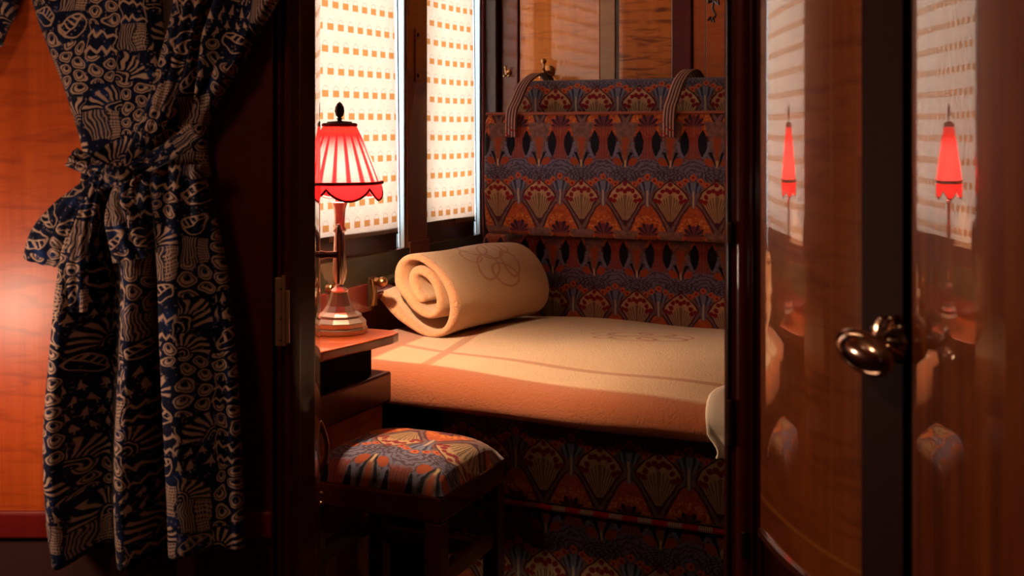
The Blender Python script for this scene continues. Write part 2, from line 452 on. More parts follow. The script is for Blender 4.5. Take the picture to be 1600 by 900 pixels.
def ring_mark(m, u, v, loops, w):
    tot = None
    for cx, cy, a, b, ang in loops:
        ca, sa = math.cos(ang), math.sin(ang)
        p = ((u - cx) * ca + (v - cy) * sa) / a; q = ((v - cy) * ca - (u - cx) * sa) / b
        d = ((p * p + q * q).sqrt() - 1).abs().below(w, w * .7)
        tot = d if tot is None else tot.max(d)
    return tot
CREAM, TERRA = lin(230, 186, 146), lin(192, 108, 66)
def wool(name, kind):
    m = Mat(name, rough=.95, spec=.05, sheen=.35)
    U, V = m.uv()
    nap = m.noise(m.vec(U, V), 135, 4, .75); big = m.noise(m.vec(U, V), 14, 3)
    c = m.mix(((big - .4) * 2).clamp() * .35, CREAM, lin(212, 166, 112))
    if kind == 'bed':       # U = x, V = distance across the bed
        q = V + (U + 1.29) * .156
        bord = (V + (U + 1.29) * .10).below(2.335, .012).max(U.below(-1.40, .012))
        line = (q - 2.483).abs().below(.011, .006).max((U + 1.254 + (V - 2.361) * .152).abs().below(.013, .006))
        c = m.mix(line * .75, c, TERRA); c = m.mix(bord, c, TERRA)
        # tone inside the border lightens again at the hem
        c = m.mix(q.below(2.20, .03) * .55, c, lin(214, 150, 96))
        loops = [(-.93, 2.85, .055, .036, .2), (-.865, 2.875, .05, .03, -.2), (-.83, 2.80, .06, .03, .3), (-.90, 2.78, .06, .032, -.1),
                 (-.965, 2.79, .04, .026, .4), (-.80, 2.85, .035, .028, .1), (-1.00, 2.84, .03, .02, 0)]
        c = m.mix(ring_mark(m, U, V, loops, .10) * .9, c, TERRA)
    else:                   # U = along the roll, V = around it
        c = m.mix(U.below(.016, .012) * .5, c, lin(206, 128, 88))
        loops = [(.20, .40, .05, .032, .5), (.25, .37, .05, .03, -.3), (.27, .45, .055, .03, .3), (.22, .47, .05, .032, .1),
                 (.30, .40, .045, .03, .9), (.17, .44, .035, .025, 0), (.32, .46, .03, .028, 0)]
        c = m.mix(ring_mark(m, U, V, loops, .09) * .75, c, lin(196, 120, 76))
    c = m.mix(((nap - .5) * 3).clamp() * .35, c, lin(150, 96, 56))
    m.base(c); m.bump(nap + big * .25, .75, .010)
    return m
wool_bed, wool_roll = wool('wool_blanket', 'bed'), wool('wool_roll', 'roll')
linen = Mat('white_linen', rough=.8, spec=.2).base(lin(232, 214, 196))
_u, _v = linen.uv(); linen.bump(linen.noise(linen.vec(_u, _v), 30, 2), .15, .004)

def strap_mat():
    m = Mat('striped_strap', rough=.8, spec=.15)
    u, v = m.uv()
    s = (u * 700).sin()
    c = m.mix(s.above(0, .8), lin(64, 44, 50), lin(170, 128, 112))
    c = m.mix(m.voro(m.vec(u, v), 110, .8).below(.4, .1) * v.below(.045, .01), c, lin(150, 30, 30))
    return m.base(c)
strap_m = strap_mat()

def blind_mat():
    m = Mat('printed_linen_blind'); nt = m.nt
    u, v = m.uv()
    rr = (v / .0560); row = rr.floor()
    a = (u / .0475 + ((row * .5).fract()) * 1.0)
    x = a.fract() - .5; y = rr.fract() - .5
    dash = x.abs().below(.29, .04) * y.abs().below(.15, .04)
    ar = (x * x * 1.1 + (y - .13) * (y - .13) * 1.4).sqrt()
    arch = (ar - .26).abs().below(.025, .03) * y.above(.15, .02)
    slub = m.noise(m.vec(u * 40, v * 160), 2, 3, .6); blot = m.noise(m.vec(u, v), 26, 3)
    c = m.mix(((slub - .42) * 3).clamp() * .5 , lin(182, 144, 122), lin(158, 122, 100))
    c = m.mix(((blot - .5) * 4).clamp() * .45, c, lin(190, 160, 138))
    c = m.mix(arch * .5, c, lin(112, 92, 80)); c = m.mix(dash * .9, c, lin(150, 82, 24))
    tr = nt.nodes.new('ShaderNodeBsdfTranslucent'); df = nt.nodes.new('ShaderNodeBsdfDiffuse')
    ad = nt.nodes.new('ShaderNodeMixShader'); ad.inputs[0].default_value = .3
    nt.links.new(c, tr.inputs[0]); nt.links.new(c, df.inputs[0])
    nt.links.new(tr.outputs[0], ad.inputs[1]); nt.links.new(df.outputs[0], ad.inputs[2])
    nt.links.new(ad.outputs[0], m.out.inputs[0])
    return m
blind_m = blind_mat()

def glass_mat():
    m = Mat('window_glass'); nt = m.nt
    t = nt.nodes.new('ShaderNodeBsdfTransparent'); g = nt.nodes.new('ShaderNodeBsdfGlossy')
    g.inputs['Roughness'].default_value = .02; f = nt.nodes.new('ShaderNodeFresnel'); f.inputs[0].default_value = 1.3
    x = nt.nodes.new('ShaderNodeMixShader')
    nt.links.new(f.outputs[0], x.inputs[0]); nt.links.new(t.outputs[0], x.inputs[1]); nt.links.new(g.outputs[0], x.inputs[2])
    nt.links.new(x.outputs[0], m.out.inputs[0])
    return m
glass = glass_mat()

def shade_mat(name, plain=False):
    m = Mat(name); nt = m.nt
    u, v = m.uv()          # u 0..1 around, v 0 rim .. 1 crown
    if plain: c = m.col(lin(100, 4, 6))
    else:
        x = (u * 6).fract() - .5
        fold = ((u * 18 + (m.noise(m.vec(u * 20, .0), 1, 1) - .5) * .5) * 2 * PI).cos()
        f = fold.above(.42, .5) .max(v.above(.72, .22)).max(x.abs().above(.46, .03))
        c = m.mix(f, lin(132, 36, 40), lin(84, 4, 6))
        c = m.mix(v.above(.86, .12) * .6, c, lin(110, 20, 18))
    tr = nt.nodes.new('ShaderNodeBsdfTranslucent'); df = nt.nodes.new('ShaderNodeBsdfDiffuse')
    ad = nt.nodes.new('ShaderNodeMixShader'); ad.inputs[0].default_value = .45
    nt.links.new(c, tr.inputs[0]); nt.links.new(c, df.inputs[0])
    nt.links.new(tr.outputs[0], ad.inputs[1]); nt.links.new(df.outputs[0], ad.inputs[2])
    nt.links.new(ad.outputs[0], m.out.inputs[0])
    return m
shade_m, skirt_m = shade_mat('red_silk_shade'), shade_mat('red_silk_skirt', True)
shade_trim = Mat('dark_red_trim', rough=.8).base(lin(120, 18, 22))
def emit(name, c, s):
    m = Mat(name); e = m.nt.nodes.new('ShaderNodeEmission'); e.inputs[0].default_value = (*c, 1); e.inputs[1].default_value = s
    m.nt.links.new(e.outputs[0], m.out.inputs[0]); return m
BULB = 3300
bulb_m = emit('bulb_glow', (1, .70, .42), BULB)

# ------------------------------------------------------------------ the room
WX, BY, PY0, PY1 = -1.58, 3.36, 1.465, 1.52        # window wall, end wall, partition
CEIL = 2.25
struct('floor', box(BM(), -1.72, 1.3, -1.3, BY + .1, -.06, 0), carpet)
struct('ceiling', box(BM(), -1.72, 1.3, -1.3, BY + .1, CEIL, CEIL + .06), ceiling_m)
struct('wall_right', box(BM(), 1.20, 1.26, -1.3, BY + .1, 0, CEIL), mahogany)
struct('wall_near', box(BM(), -1.72, 1.3, -1.36, -1.30, 0, CEIL), mahogany)
# window wall with its openings (y0, y1, z0, z1)
W1 = (1.96, y_at(633, WX), .785, 1.85); W2 = (y_at(666, WX), y_at(751, WX), .785, 1.85)
def wall_with_windows():
    bm = BM(); x0, x1 = -1.70, WX
    ys = [-1.3, W1[0], W1[1], W2[0], W2[1], BY + .1]
    for i in range(len(ys) - 1):
        w = {1: W1, 3: W2}.get(i)
        if w:
            box(bm, x0, x1, ys[i], ys[i + 1], 0, w[2]); box(bm, x0, x1, ys[i], ys[i + 1], w[3], CEIL)
        else: box(bm, x0, x1, ys[i], ys[i + 1], 0, CEIL)
    return bm
wl = struct('wall_left', wall_with_windows(), brown_frame)
# end wall: carcass and its veneered panels
wb = struct('wall_back', box(BM(), -1.72, 1.3, BY, BY + .08, 0, CEIL), mahogany_black)
def strip(name, pa, pb, mat, proud, z0=.4, z1=CEIL - .02):
    bm = box(BM(), x_at(pa, BY), x_at(pb, BY), BY - proud, BY + .01, z0, z1)
    return ob(name, bm, mat, wb, bevel=.002)
strip('pilaster', 786, 812, mahogany, .016)
strip('veneer_panel', 813, 938, veneer_gold, .006)
strip('veneer_panel', 938.3, 962, veneer_khaki, .006)
strip('veneer_panel', 968, 1050, veneer_figured, .006)
strip('inlay_string', 1050, 1051.5, veneer_khaki, .0075)
strip('pilaster', 1052, 1082, mahogany, .016)
strip('veneer_panel', 1084, 1102, veneer_rust, .006)
strip('inlay_string', 1102.2, 1103.4, veneer_khaki, .0075)
strip('veneer_panel', 1103.6, 1180, veneer_rust, .006)
strip('veneer_panel', 1181, 1420, veneer_gold, .006)
# marquetry sprig at the top right of the end wall
bm = BM()
def sprig_pt(px, py): 
    X = x_at(px, BY); d = (BY - .008) / (FW + RT * ((px - 800) / FPX)).y
    return Vector((X, BY - .0075, CZ + (HOR - py) / FPX * d))
for path in ([(1112, -30), (1116, 0), (1114, 14), (1119, 24), (1112, 33)], [(1116, 0), (1124, 8)], [(1116, 0), (1108, 4)], [(1112, 26), (1107, 32)], [(1114, 28), (1117, 35)],
             [(1108, 4), (1105, -4)], [(1124, 8), (1122, -2)]):
    tube(bm, [sprig_pt(*p) for p in path], .0035, 6)
ob('marquetry_sprig', bm, mahogany_black, wb)

# partition with the doorway
DX0, DX1 = -1.022, -.352
def partition():
    bm = BM()
    box(bm, -1.58, DX0, PY0, PY1, 0, CEIL); box(bm, DX1, 1.2, PY0, PY1, 0, CEIL); box(bm, DX0, DX1, PY0, PY1, 2.02, CEIL)
    return bm
struct('wall_partition', partition(), mahogany_deep)
def jamb_strip(name, pa, pb, mat, proud, yf=PY0, round_=False, parent=None):
    xa, xb = x_at(pa, yf - proud), x_at(pb, yf - proud)
    if round_:
        n = 10; pts = [(xa + (xb - xa) * (.5 - .5 * math.cos(PI * i / n)), yf - proud * math.sin(PI * i / n)) for i in range(n + 1)]
        pts += [(xb, yf + .004), (xa, yf + .004)]
        return ob(name, prism(BM(), pts, 0, 2.0), mat, parent, smooth=True)
    return ob(name, prism(BM(), [(xa, yf - proud), (xb, yf - proud), (xb, yf + .004), (xa, yf + .004)], 0, 2.0), mat, parent, bevel=.003)
t = jamb_strip('trim_1', 424, 456, mahogany, .010); t['kind'] = 'structure'
jamb_strip('bead', 430, 439, mahogany_deep, .020, round_=True, parent=t)
jamb_strip('bead', 441, 452, mahogany_deep, .022, round_=True, parent=t)
# lining of the opening on the left (seen in depth)
bm = BM(); box(bm, DX0 - .002, DX0 + .006, PY0 - .008, PY1 + .004, 0, 2.0)
ob('jamb_lining', bm, mahogany, t, bevel=.002)
bm = BM(); tube(bm, [(DX0 + .006, PY0 + .012, 0), (DX0 + .006, PY0 + .012, 2.0)], .0035, 8); ob('bead', bm, brown_frame, t, smooth=True)
t2 = jamb_strip('trim_2', 1131, 1191, mahogany_deep, .004); t2['kind'] = 'structure'
jamb_strip('bead', 1133, 1141, mahogany_black, .009, round_=True, parent=t2)
jamb_strip('bead', 1146, 1171, mahogany, .009, round_=True, parent=t2)
jamb_strip('bead', 1173, 1178, mahogany, .011, round_=True, parent=t2)
def plate(px, y0, y1, w, parent):
    a = at(px, y0, 1.49); b = at(px, y1, 1.49)
    bm = box(BM(), a.x - w, a.x + w, PY0 - .014, PY0 - .002, b.z, a.z)
    return ob('strike_plate', bm, brass_dark, parent, bevel=.002)
plate(1147, 345, 380, .0035, t2); plate(1148, 618, 690, .0035, t2); plate(1171, 818, 858, .0035, t2)

# ------------------------------------------------------------------ windows: frame, glass, blinds
def window(name, w, slit):
    y0, y1, z0, z1 = w
    bm = BM()
    box(bm, -1.69, WX - .03, y0, y0 + .012, z0, z1); box(bm, -1.69, -1.666, y1 - .006, y1, z0, z1)
    box(bm, -1.69, WX - .03, y0, y1, z1 - .02, z1)
    box(bm, -1.69, WX - .004, y0, y1 - slit - .001, z0, z0 + .06)
    fr = struct(name, bm, mahogany_black)
    g = ob('glass', box(BM(), -1.672, -1.668, y0 + .012, y1 - .006, z0 + .001, z1 - .02), glass, fr)
    if slit > .02:
        ob('reveal_strip', box(BM(), -1.664, WX - .002, y1 - .004, y1 + .002, z0, z1), white_enamel, fr)
        bm = BM(); yy = y1 - slit * .52
        tube(bm, [(WX - .006, yy, z0 + .002), (WX - .018, yy, z1)], .0028, 8)
        ob('guide_rod', bm, chrome, fr, smooth=True)
    return fr
SL = .040
window('window_1', W1, SL); window('window_2', W2, SL)
def blind(label, w, slit, sag=.004):
    y0, y1, z0, z1 = w; y1 -= slit; y0 -= .0
    zb = .829
    ny, nz = 24, 40; rows, uvs = [], []
    for i in range(nz + 1):
        z = zb + (z1 - .01 - zb) * i / nz; r, q = [], []
        for j in range(ny + 1):
            f = j / ny; y = y0 + (y1 - y0) * f
            bulge = .003 * math.sin(9 * y + 3 * z) - .012 * (z - zb)
            zz = z + sag * math.sin(PI * f) * (-.6)
            r.append((WX - .002 + bulge, y, zz)); q.append((y, z))
        rows.append(r); uvs.append(q)
    t = thing('roller_blind', label, 'window blind', (WX, (y0 + y1) / 2, zb))
    bm = BM(); sheet(bm, rows, uvs); ob('fabric', bm, blind_m, t, smooth=True, angle=180)
    bm = BM(); tube(bm, [(WX - .006, y0 + .01, z1 + .005), (WX - .006, y1 - .005, z1 + .005)], .018, 12)
    ob('roller', bm, brown_frame, t, smooth=True)
    bm = BM(); box(bm, WX - .006, WX + .001, y0, y1, zb - .003, zb + .002); ob('hem_bar', bm, mahogany_black, t)
    return t
blind('printed cream roller blind on the window behind the red-shaded lamp', W1, SL)
blind('narrow printed cream roller blind on the window beside the tapestry seat back', W2, SL)
# mullion furniture between the two windows
bm = box(BM(), WX, WX + .006, W1[1] + .004, W2[0] - .004, .74, 1.9)
mu = ob('trim_3', bm, brown_frame, None, bevel=.003); mu['kind'] = 'structure'
def lock(pxc, ya, yb):
    Y = y_at(pxc, WX + .006); d = (Vector((WX, Y, 0)).dot(FW))
    za, zb = (CZ + (HOR - p) / FPX * d for p in (ya, yb))
    bm = box(BM(), WX + .005, WX + .010, Y - .012, Y + .012, zb, za)
    p = ob('lock_plate', bm, brown_frame, mu, bevel=.0015)
    bm = BM()
    for z in (za - .018, zb + .018): tube(bm, [(WX + .009, Y, z), (WX + .0112, Y, z)], .006, 10)
    ob('keyhole', bm, black_gap, p)
lock(651, 45, 128)
bm = box(BM(), WX + .005, WX + .012, W1[1] + .008, W2[0] - .002, .745, .80); ob('foot_block', bm, brown_frame, mu, bevel=.002)
# corner post by the end wall
cp = struct('trim_4', box(BM(), WX, WX + .05, y_at(751, WX) + .012, BY, 0, CEIL), mahogany_black, bevel=.004)
bm = BM(); tube(bm, [(WX + .004, y_at(751, WX) + .010, .7), (WX + .004, y_at(751, WX) + .010, CEIL)], .008, 10); ob('bead', bm, mahogany, cp, smooth=True)
# dado below the windows
bm = BM(); box(bm, WX, WX + .010, PY1, 3.30, .695, .785)
dd = struct('trim_5', bm, sill_wood, bevel=.003)
bm = BM(); prism(bm, [(WX, .675), (WX + .055, .675), (WX + .062, .690), (WX + .05, .700), (WX, .712)], PY1, 2.66, 'y')
ob('ledge', bm, mahogany, dd, smooth=True, angle=30)

# ------------------------------------------------------------------ connecting door opened flat on the left (robe hangs on it)
LD = 1.735
def leafbox(bm, pa, pb, y0, y1, d0, d1):     # in the plane of the leaf
    k = LD / FPX
    pts = []
    for a in (pa, pb):
        for d in (d0, d1):
            pts.append(FW * (LD + d) + RT * ((a - 800) * k))
    z1_, z0_ = CZ + (HOR - y0) * k, CZ + (HOR - y1) * k
    prism(bm, [(p.x, p.y) for p in (pts[0], pts[1], pts[3], pts[2])], max(0.012, z0_), z1_)
    return bm
hinge_pt = FW * LD + RT * ((428 - 800) * LD / FPX)
door = ob('door_1', leafbox(BM(), -165, 427, -780, 1350, 0, .032), mahogany_deep, None, bevel=.003)
door['kind'] = 'structure'
def leaf_uv(bm):
    uv = bm.loops.layers.uv.verify()
    for f in bm.faces:
        for l in f.loops: l[uv].uv = (l.vert.co.dot(RT), l.vert.co.z)
    return bm
ob('veneer_panel', leaf_uv(leafbox(BM(), -125, 318, -700, 797, -.004, .01)), veneer_orange, door, bevel=.001)
ob('stile', leaf_uv(leafbox(BM(), 318, 427, -780, 797, -.0045, .01)), mahogany_deep, door, bevel=.002)
ob('rail', leaf_uv(leafbox(BM(), -165, 427, 797, 838, -.012, .01)), mahogany_rail, door, bevel=.004)
ob('lower_panel', leaf_uv(leafbox(BM(), -125, 400, 838, 1300, -.003, .01)), lower_panel_m, door, bevel=.001)
# hinge
def hinge(y0, y1):
    h = ob('hinge', leafbox(BM(), 433, 443, y0 + 2, y1 - 2, -.016, -.006), hinge_brass, door, bevel=.001)
    ob('leaf_plate', leafbox(BM(), 444, 455, y0 + 22 , y1 - 6, -.018, -.010), hinge_brass, h, bevel=.001)
    p = at(443.5, y0, LD - .018); q = at(443.5, y1, LD - .018)
    bm = BM(); tube(bm, [p, p * .75 + q * .25, q], .0032, 8); ob('pin', bm, hinge_brass, h, smooth=True)
    bm = BM()
    for py in (y0 + 20, (y0 + y1) / 2 + 12, y1 - 10):
        ball(bm, at(438.5, py, LD - .017), .0022, 8)
    ob('screw', bm, brass_dark, h, smooth=True)
hinge(430, 540)

# ------------------------------------------------------------------ kimono robe
K = LD / FPX
def rp(px, py, off):            # a point of the robe: photograph position measured in the plane of the leaf, off in front of it
    p = FW * (LD - off) + RT * ((px - 800) * K)
    return Vector((p.x, p.y, CZ + (HOR - py) * K))
robe = thing('kimono_robe', 'navy and cream patterned kimono robe tied at the waist, hanging on the open door', 'robe', FW * (LD - .06) + RT * ((235 - 800) * K) + Vector((0, 0, CZ - 640 * K)))
def cloth(name, y0, y1, L, R, off, ny=70, nx=40, du=0, dv=0, mat=robe_m, rot=0, bottom=None):
    rows, uvs = [], []
    for i in range(ny + 1):
        f = i / ny; r, q = [], []
        for j in range(nx + 1):
            g = j / nx
            ya = y0(g) if callable(y0) else y0; yb = y1(g) if callable(y1) else y1
            y = ya + (yb - ya) * f
            x = L(y) + (R(y) - L(y)) * g
            o = off(x, y, g)
            r.append(rp(x, y, o))
            cu, sv = x * K + du, -y * K + dv
            q.append((cu * math.cos(rot) - sv * math.sin(rot), cu * math.sin(rot) + sv * math.cos(rot)))
        rows.append(r); uvs.append(q)
    bm = BM(); sheet(bm, rows, uvs)
    return ob(name, bm, mat, robe, smooth=True, solid=.0025, angle=180)
Ltab = [(-260, -30), (-100, 20), (0, 56), (30, 64), (100, 86), (150, 110), (200, 131), (240, 140), (270, 142), (310, 134), (360, 122), (410, 113), (450, 108), (500, 100),
        (600, 85), (700, 76), (780, 74), (800, 82), (815, 104), (900, 110)]
Rtab = [(-260, 520), (-100, 480), (0, 445), (30, 424), (60, 402), (100, 386), (150, 356), (190, 332), (230, 328), (280, 338), (350, 355), (430, 370), (500, 380), (600, 388), (700, 391), (850, 396)]
Lf = lambda y: spline(Ltab, y); Rf = lambda y: spline(Rtab, y)
sstep = lambda a, b, x: (lambda t: t * t * (3 - 2 * t))(max(0, min(1, (x - a) / (b - a))))
def edge_round(g, w=.12, h=.03): return -h * (max(0, 1 - g / w) ** 2 + max(0, (g - 1 + w) / w) ** 2)
def skirt_l(x, y, g):
    r = sstep(270, 470, y)
    f = math.cos(2 * PI * (x - 128 + 6 * math.sin(y / 90)) / 104)
    pinch = math.cos(2 * PI * (x - 150) / 34) * (1 - r) * .005
    return .060 + .048 * f * r + pinch + edge_round(g, .14, .03) + .004 * math.sin(y / 60 + x / 30)
cloth('skirt', 255, lambda g: 845 + 5 * g + 4 * math.sin(g * 14) - 30 * max(0, .12 - g) * 8, Lf, lambda y: 292 + 0 * y, skirt_l, 80, 60)
def skirt_r(x, y, g):
    r = sstep(270, 430, y)
    e = interp([(255, 262), (420, 270), (850, 286)], y)
    f = math.cos(2 * PI * (x - e - 24) / 120)
    pinch = math.cos(2 * PI * (x - 150) / 30) * (1 - r) * .006
    return .084 + .018 * f * r + pinch + edge_round(g, .10, .022) + .003 * math.sin(y / 70)
cloth('front_panel', 255, lambda g: 834 - 2 * g + 2 * math.sin(g * 9), lambda y: interp([(255, 248), (330, 262), (420, 270), (850, 286)], y), Rf, skirt_r, 80, 40, .013, .02)
# lining seen inside the neck
cloth('lining', -260, 210, lambda y: 140, lambda y: interp([(-260, 400), (210, 250)], y), lambda x, y, g: .010, 20, 10, mat=lining)
# upper body, left front crossing under the right one
def up_l(x, y, g):
    return .034 + .010 * math.sin(x / 26 + y / 70) * sstep(-50, 150, y) + edge_round(g, .16, .024) + .006 * sstep(150, 265, y)
cloth('left_front', -260, 275, Lf, lambda y: interp([(-260, 235), (0, 258), (120, 268), (200, 262), (275, 225)], y), up_l, 60, 36, .03, .01)
def up_r(x, y, g):
    return .046 + .010 * math.sin(x / 22 - y / 60) + edge_round(g, .16, .022) + .012 * sstep(120, 265, y)
cloth('right_front', -260, 275, lambda y: interp([(-260, 345), (0, 318), (100, 296), (200, 262), (275, 212)], y), Rf, up_r, 60, 36, .07, .03)
# collar band running down the right front into the belt
def band(name, path, w, off, seg=40, twist=0, du=0, rot=0, crown=.008, mat=robe_m):
    rows, uvs = [], []; s = 0; prev = None
    n = seg
    for i in range(n + 1):
        f = i / n; k = f * (len(path) - 1); a = min(int(k), len(path) - 2); t = k - a
        P = [Vector(path[max(0, min(len(path) - 1, a + q))]) for q in (-1, 0, 1, 2)]
        c = P[1] + .5 * t * (P[2] - P[0] + t * (2 * P[0] - 5 * P[1] + 4 * P[2] - P[3] + t * (3 * (P[1] - P[2]) + P[3] - P[0])))
        if prev is not None: s += (c - prev).length
        tg = (c - prev).normalized() if prev is not None and (c - prev).length > 1e-6 else (Vector(path[1]) - Vector(path[0])).normalized()
        prev = c; nn = Vector((-tg.y, tg.x))
        ww = w(f) if callable(w) else w
        r, q = [], []
        for j in range(13):
            g = j / 12 - .5
            p = c + nn * g * ww
            o = (off(f) if callable(off) else off) + crown * math.cos(g * PI) + .003 * math.sin(g * 18 + f * 9)
            r.append(rp(p.x, p.y, o)); q.append((g * ww * K + du, s * K + rot))
        rows.append(r); uvs.append(q)
    bm = BM(); sheet(bm, rows, uvs)
    return ob(name, bm, mat, robe, smooth=True, solid=.0025, angle=180)
band('collar', [(338, -260), (322, -60), (312, 20), (292, 100), (268, 180), (232, 262), (222, 280)], lambda f: 46 - 14 * f, .072, 50, du=.3, rot=.07)
# sleeves
cloth('sleeve', -260, lambda g: 84 + 5 * math.sin(g * 9) - 12 * sstep(.9, 1, g), lambda y: interp([(-260, -120), (80, -105)], y), lambda y: interp([(-260, 40), (-40, 46), (20, 42), (60, 22), (90, 10)], y),
      lambda x, y, g: .04 + .012 * math.sin(x / 20) + edge_round(g, .1, .02), 40, 30, .2, .1)
cloth('sleeve', -260, lambda g: 150 - 60 * g + 10 * math.sin(g * 11), lambda y: interp([(-260, 390), (-40, 362), (60, 330), (150, 318)], y), lambda y: interp([(-260, 540), (-60, 470), (0, 447), (30, 430), (60, 404), (110, 386), (150, 360)], y),
      lambda x, y, g: .064 + .012 * math.sin(x / 17 + y / 50) + edge_round(g, .14, .03), 40, 30, .4, .16)
# belt: two bands meeting in a knot, a loop on the left and two tails
belt = band('belt', [(334, 205), (296, 232), (258, 254), (222, 272), (186, 262), (164, 252), (148, 243)], lambda f: 30 - 6 * math.sin(f * PI), .092, 60, du=.5, crown=.007)
def sub(o):
    o.parent = belt; o.matrix_parent_inverse = Matrix(); return o
sub(band('tail', [(240, 268), (226, 300), (228, 340), (238, 395)], lambda f: 26 + 28 * sstep(.1, .7, f), lambda f: .098, 40, du=.62, rot=.2))
sub(band('tail', [(188, 270), (170, 320), (152, 390), (147, 472)], lambda f: 24 + 20 * sstep(.1, .9, f), lambda f: .088, 40, du=.72, rot=.11))
sub(band('loop', [(205, 272), (170, 292), (140, 322), (112, 365), (102, 402)], lambda f: 26 + 34 * sstep(.2, .95, f), lambda f: .082 + .01 * math.sin(f * PI), 40, du=.84, rot=.3))
bm = BM(); ball(bm, rp(220, 268, .104), .022, 16, (1, .7, .75), Matrix.Rotation(YAW, 3, 'Z')); sub(ob('knot', bm, robe_m, robe, smooth=True, angle=180))

# ------------------------------------------------------------------ second connecting door, seen almost edge-on in the far cabin
a0 = Vector((-1.020, 1.530)); a1 = Vector((-1.187, 1.790))
dv = (a1 - a0).normalized(); nv = Vector((dv.y, -dv.x))      # nv points to the room (right)
pts = []
for i in range(21):
    f = i / 20; p = a0 + (a1 - a0) * f + nv * .006 * math.sin(PI * f); pts.append((p.x, p.y))
pts += [tuple(a1 - nv * .03), tuple(a0 - nv * .03)]
door2 = ob('door_2', prism(BM(), pts, .012, 2.0), leaf_veneer, None, smooth=True, angle=30); door2['kind'] = 'structure'
kp = a0 + (a1 - a0) * .80
def P3(v, z): return Vector((v.x, v.y, z))
zk = CZ + (HOR - 398) / FPX * 2.06
bm = BM(); tube(bm, [P3(kp + nv * .004, zk), P3(kp + nv * .018, zk), P3(kp + nv * .034, zk)], [.008, .0055, .007], 12)
hd = ob('knob', bm, pewter, door2, smooth=True)
Mk = Matrix((( dv.x, 0, nv.x), (dv.y, 0, nv.y), (0, 1, 0)))
bm = BM(); ball(bm, P3(kp + nv * .040, zk), 1, 24, (.018, .050, .007), Mk)
ob('oval_grip', bm, pewter, hd, smooth=True)
bm = BM(); tube(bm, [P3(kp + nv * .037 + dv * .0185 * math.cos(a), zk + .052 * math.sin(a)) for a in [2 * PI * i / 32 for i in range(32)]], .0035, 8, True)
ob('beaded_rim', bm, pewter, hd, smooth=True)
# curved brass bar and two studs low on the same door
zl = CZ + (HOR - 700) / FPX * 2.0
pp = a0 + (a1 - a0) * .62
bm = BM(); tube(bm, [P3(pp + nv * (.004 + .012 * math.sin(PI * i / 12)) + dv * .0, zl + .045 - .09 * i / 12) for i in range(13)], .005, 10)
ob('curved_bar', bm, brass, door2, smooth=True)
bm = BM()
for k in (-.075, -.092): ball(bm, P3(pp + nv * .006 - dv * .02, zl + k), .005, 10)
ob('brass_stud', bm, brass, door2, smooth=True)

# ------------------------------------------------------------------ berth
Y_F, Y_B = 2.300, 3.145
berth = thing('berth_sofa', 'tapestry-covered berth base under the made-up bed, with a piped valance', 'sofa', (-.5, 2.7, 0))
bm = BM(); box(bm, -1.20, 1.0, Y_F, 3.33, .300, .482); ob('base', bm, tap_base, berth, bevel=.012)
bm = BM(); box(bm, -1.20, 1.0, Y_F + .012, 3.14, .0, .294); ob('valance', bm, tap_val, berth, bevel=.004)
def piping_mat():
    m = Mat('red_cream_piping', rough=.8); x, y, z = m.obj()
    s = (x * 2 * PI / .064).sin()
    return m.base(m.mix(s.above(-.1, .3), m.mix((x * 1500).sin().above(0, .6), lin(190, 160, 140), lin(130, 96, 90)), lin(170, 22, 34)))
bm = BM(); tube(bm, [(-1.19 + 2.1 * i / 30, Y_F - .002, .297) for i in range(31)], .0062, 8); ob('piping', bm, piping_mat(), berth, smooth=True)
# cushions against the end wall
def xsec_cushion(bm, prof, x0, x1, n=28, endr=.02):
    """prof: (y, z) outline front to back; uv v runs along the outline"""
    rows, uvs = [], []
    xs = [x0] + [x0 + endr * (1 - math.cos(PI / 2 * k / 3)) for k in (1, 2, 3)] + [x0 + endr + (x1 - x0 - 2 * endr) * i / n for i in range(1, n)] + [x1 - endr, x1]
    cy = sum(p[0] for p in prof) / len(prof); cz = sum(p[1] for p in prof) / len(prof)
    ss = [prof[0][1]]
    for a, b in zip(prof, prof[1:]):
        ss.append(ss[-1] + math.hypot(b[0] - a[0], b[1] - a[1]))
    for x in xs:
        k = 1
        e = min(x - x0, x1 - x)
        if e < endr: k = 1 - endr * (1 - math.sqrt(max(0, 1 - (1 - e / endr) ** 2))) / .12
        rows.append([(x, cy + (y - cy) * k, cz + (z - cz) * k) for y, z in prof]); uvs.append([(x, s) for s in ss])
    V = sheet(bm, rows, uvs)
    bm.faces.new(V[0]); bm.faces.new(V[-1])
    return bm
def rr(y0, y1, z0, z1, r, n=6, bulge=0, close=True):       # rounded outline from lower front up over the top to lower back
    o = []
    o += [(y0 + r - r * math.sin(PI / 2 * i / n), z0 + r - r * math.cos(PI / 2 * i / n)) for i in range(n + 1)]
    m = 10
    o += [(y0 - bulge * math.sin(PI * i / m), z0 + r + (z1 - z0 - 2 * r) * i / m) for i in range(1, m)]
    o += [(y0 + r - r * math.cos(PI / 2 * i / n), z1 - r + r * math.sin(PI / 2 * i / n)) for i in range(n + 1)]
    o += [(y1 - r + r * math.sin(PI / 2 * i / n), z1 - r + r * math.cos(PI / 2 * i / n)) for i in range(n + 1)]
    o += [(y1 - r + r * math.cos(PI / 2 * i / n), z0 + r - r * math.sin(PI / 2 * i / n)) for i in range(n + 1)]
    o.append(o[0])
    return o
lowb = ob('backrest_cushion', xsec_cushion(BM(), rr(Y_B, 3.33, .50, .803, .02), -1.50, 1.0), tap_low, None, smooth=True)
tag(lowb, 'lower tapestry backrest cushion rising directly behind the made-up bed', 'cushion')
mainb = ob('backrest_cushion', xsec_cushion(BM(), rr(3.045, 3.160, .808, 1.163, .022, bulge=.006), -1.445, 1.0), tap_back, None, smooth=True)
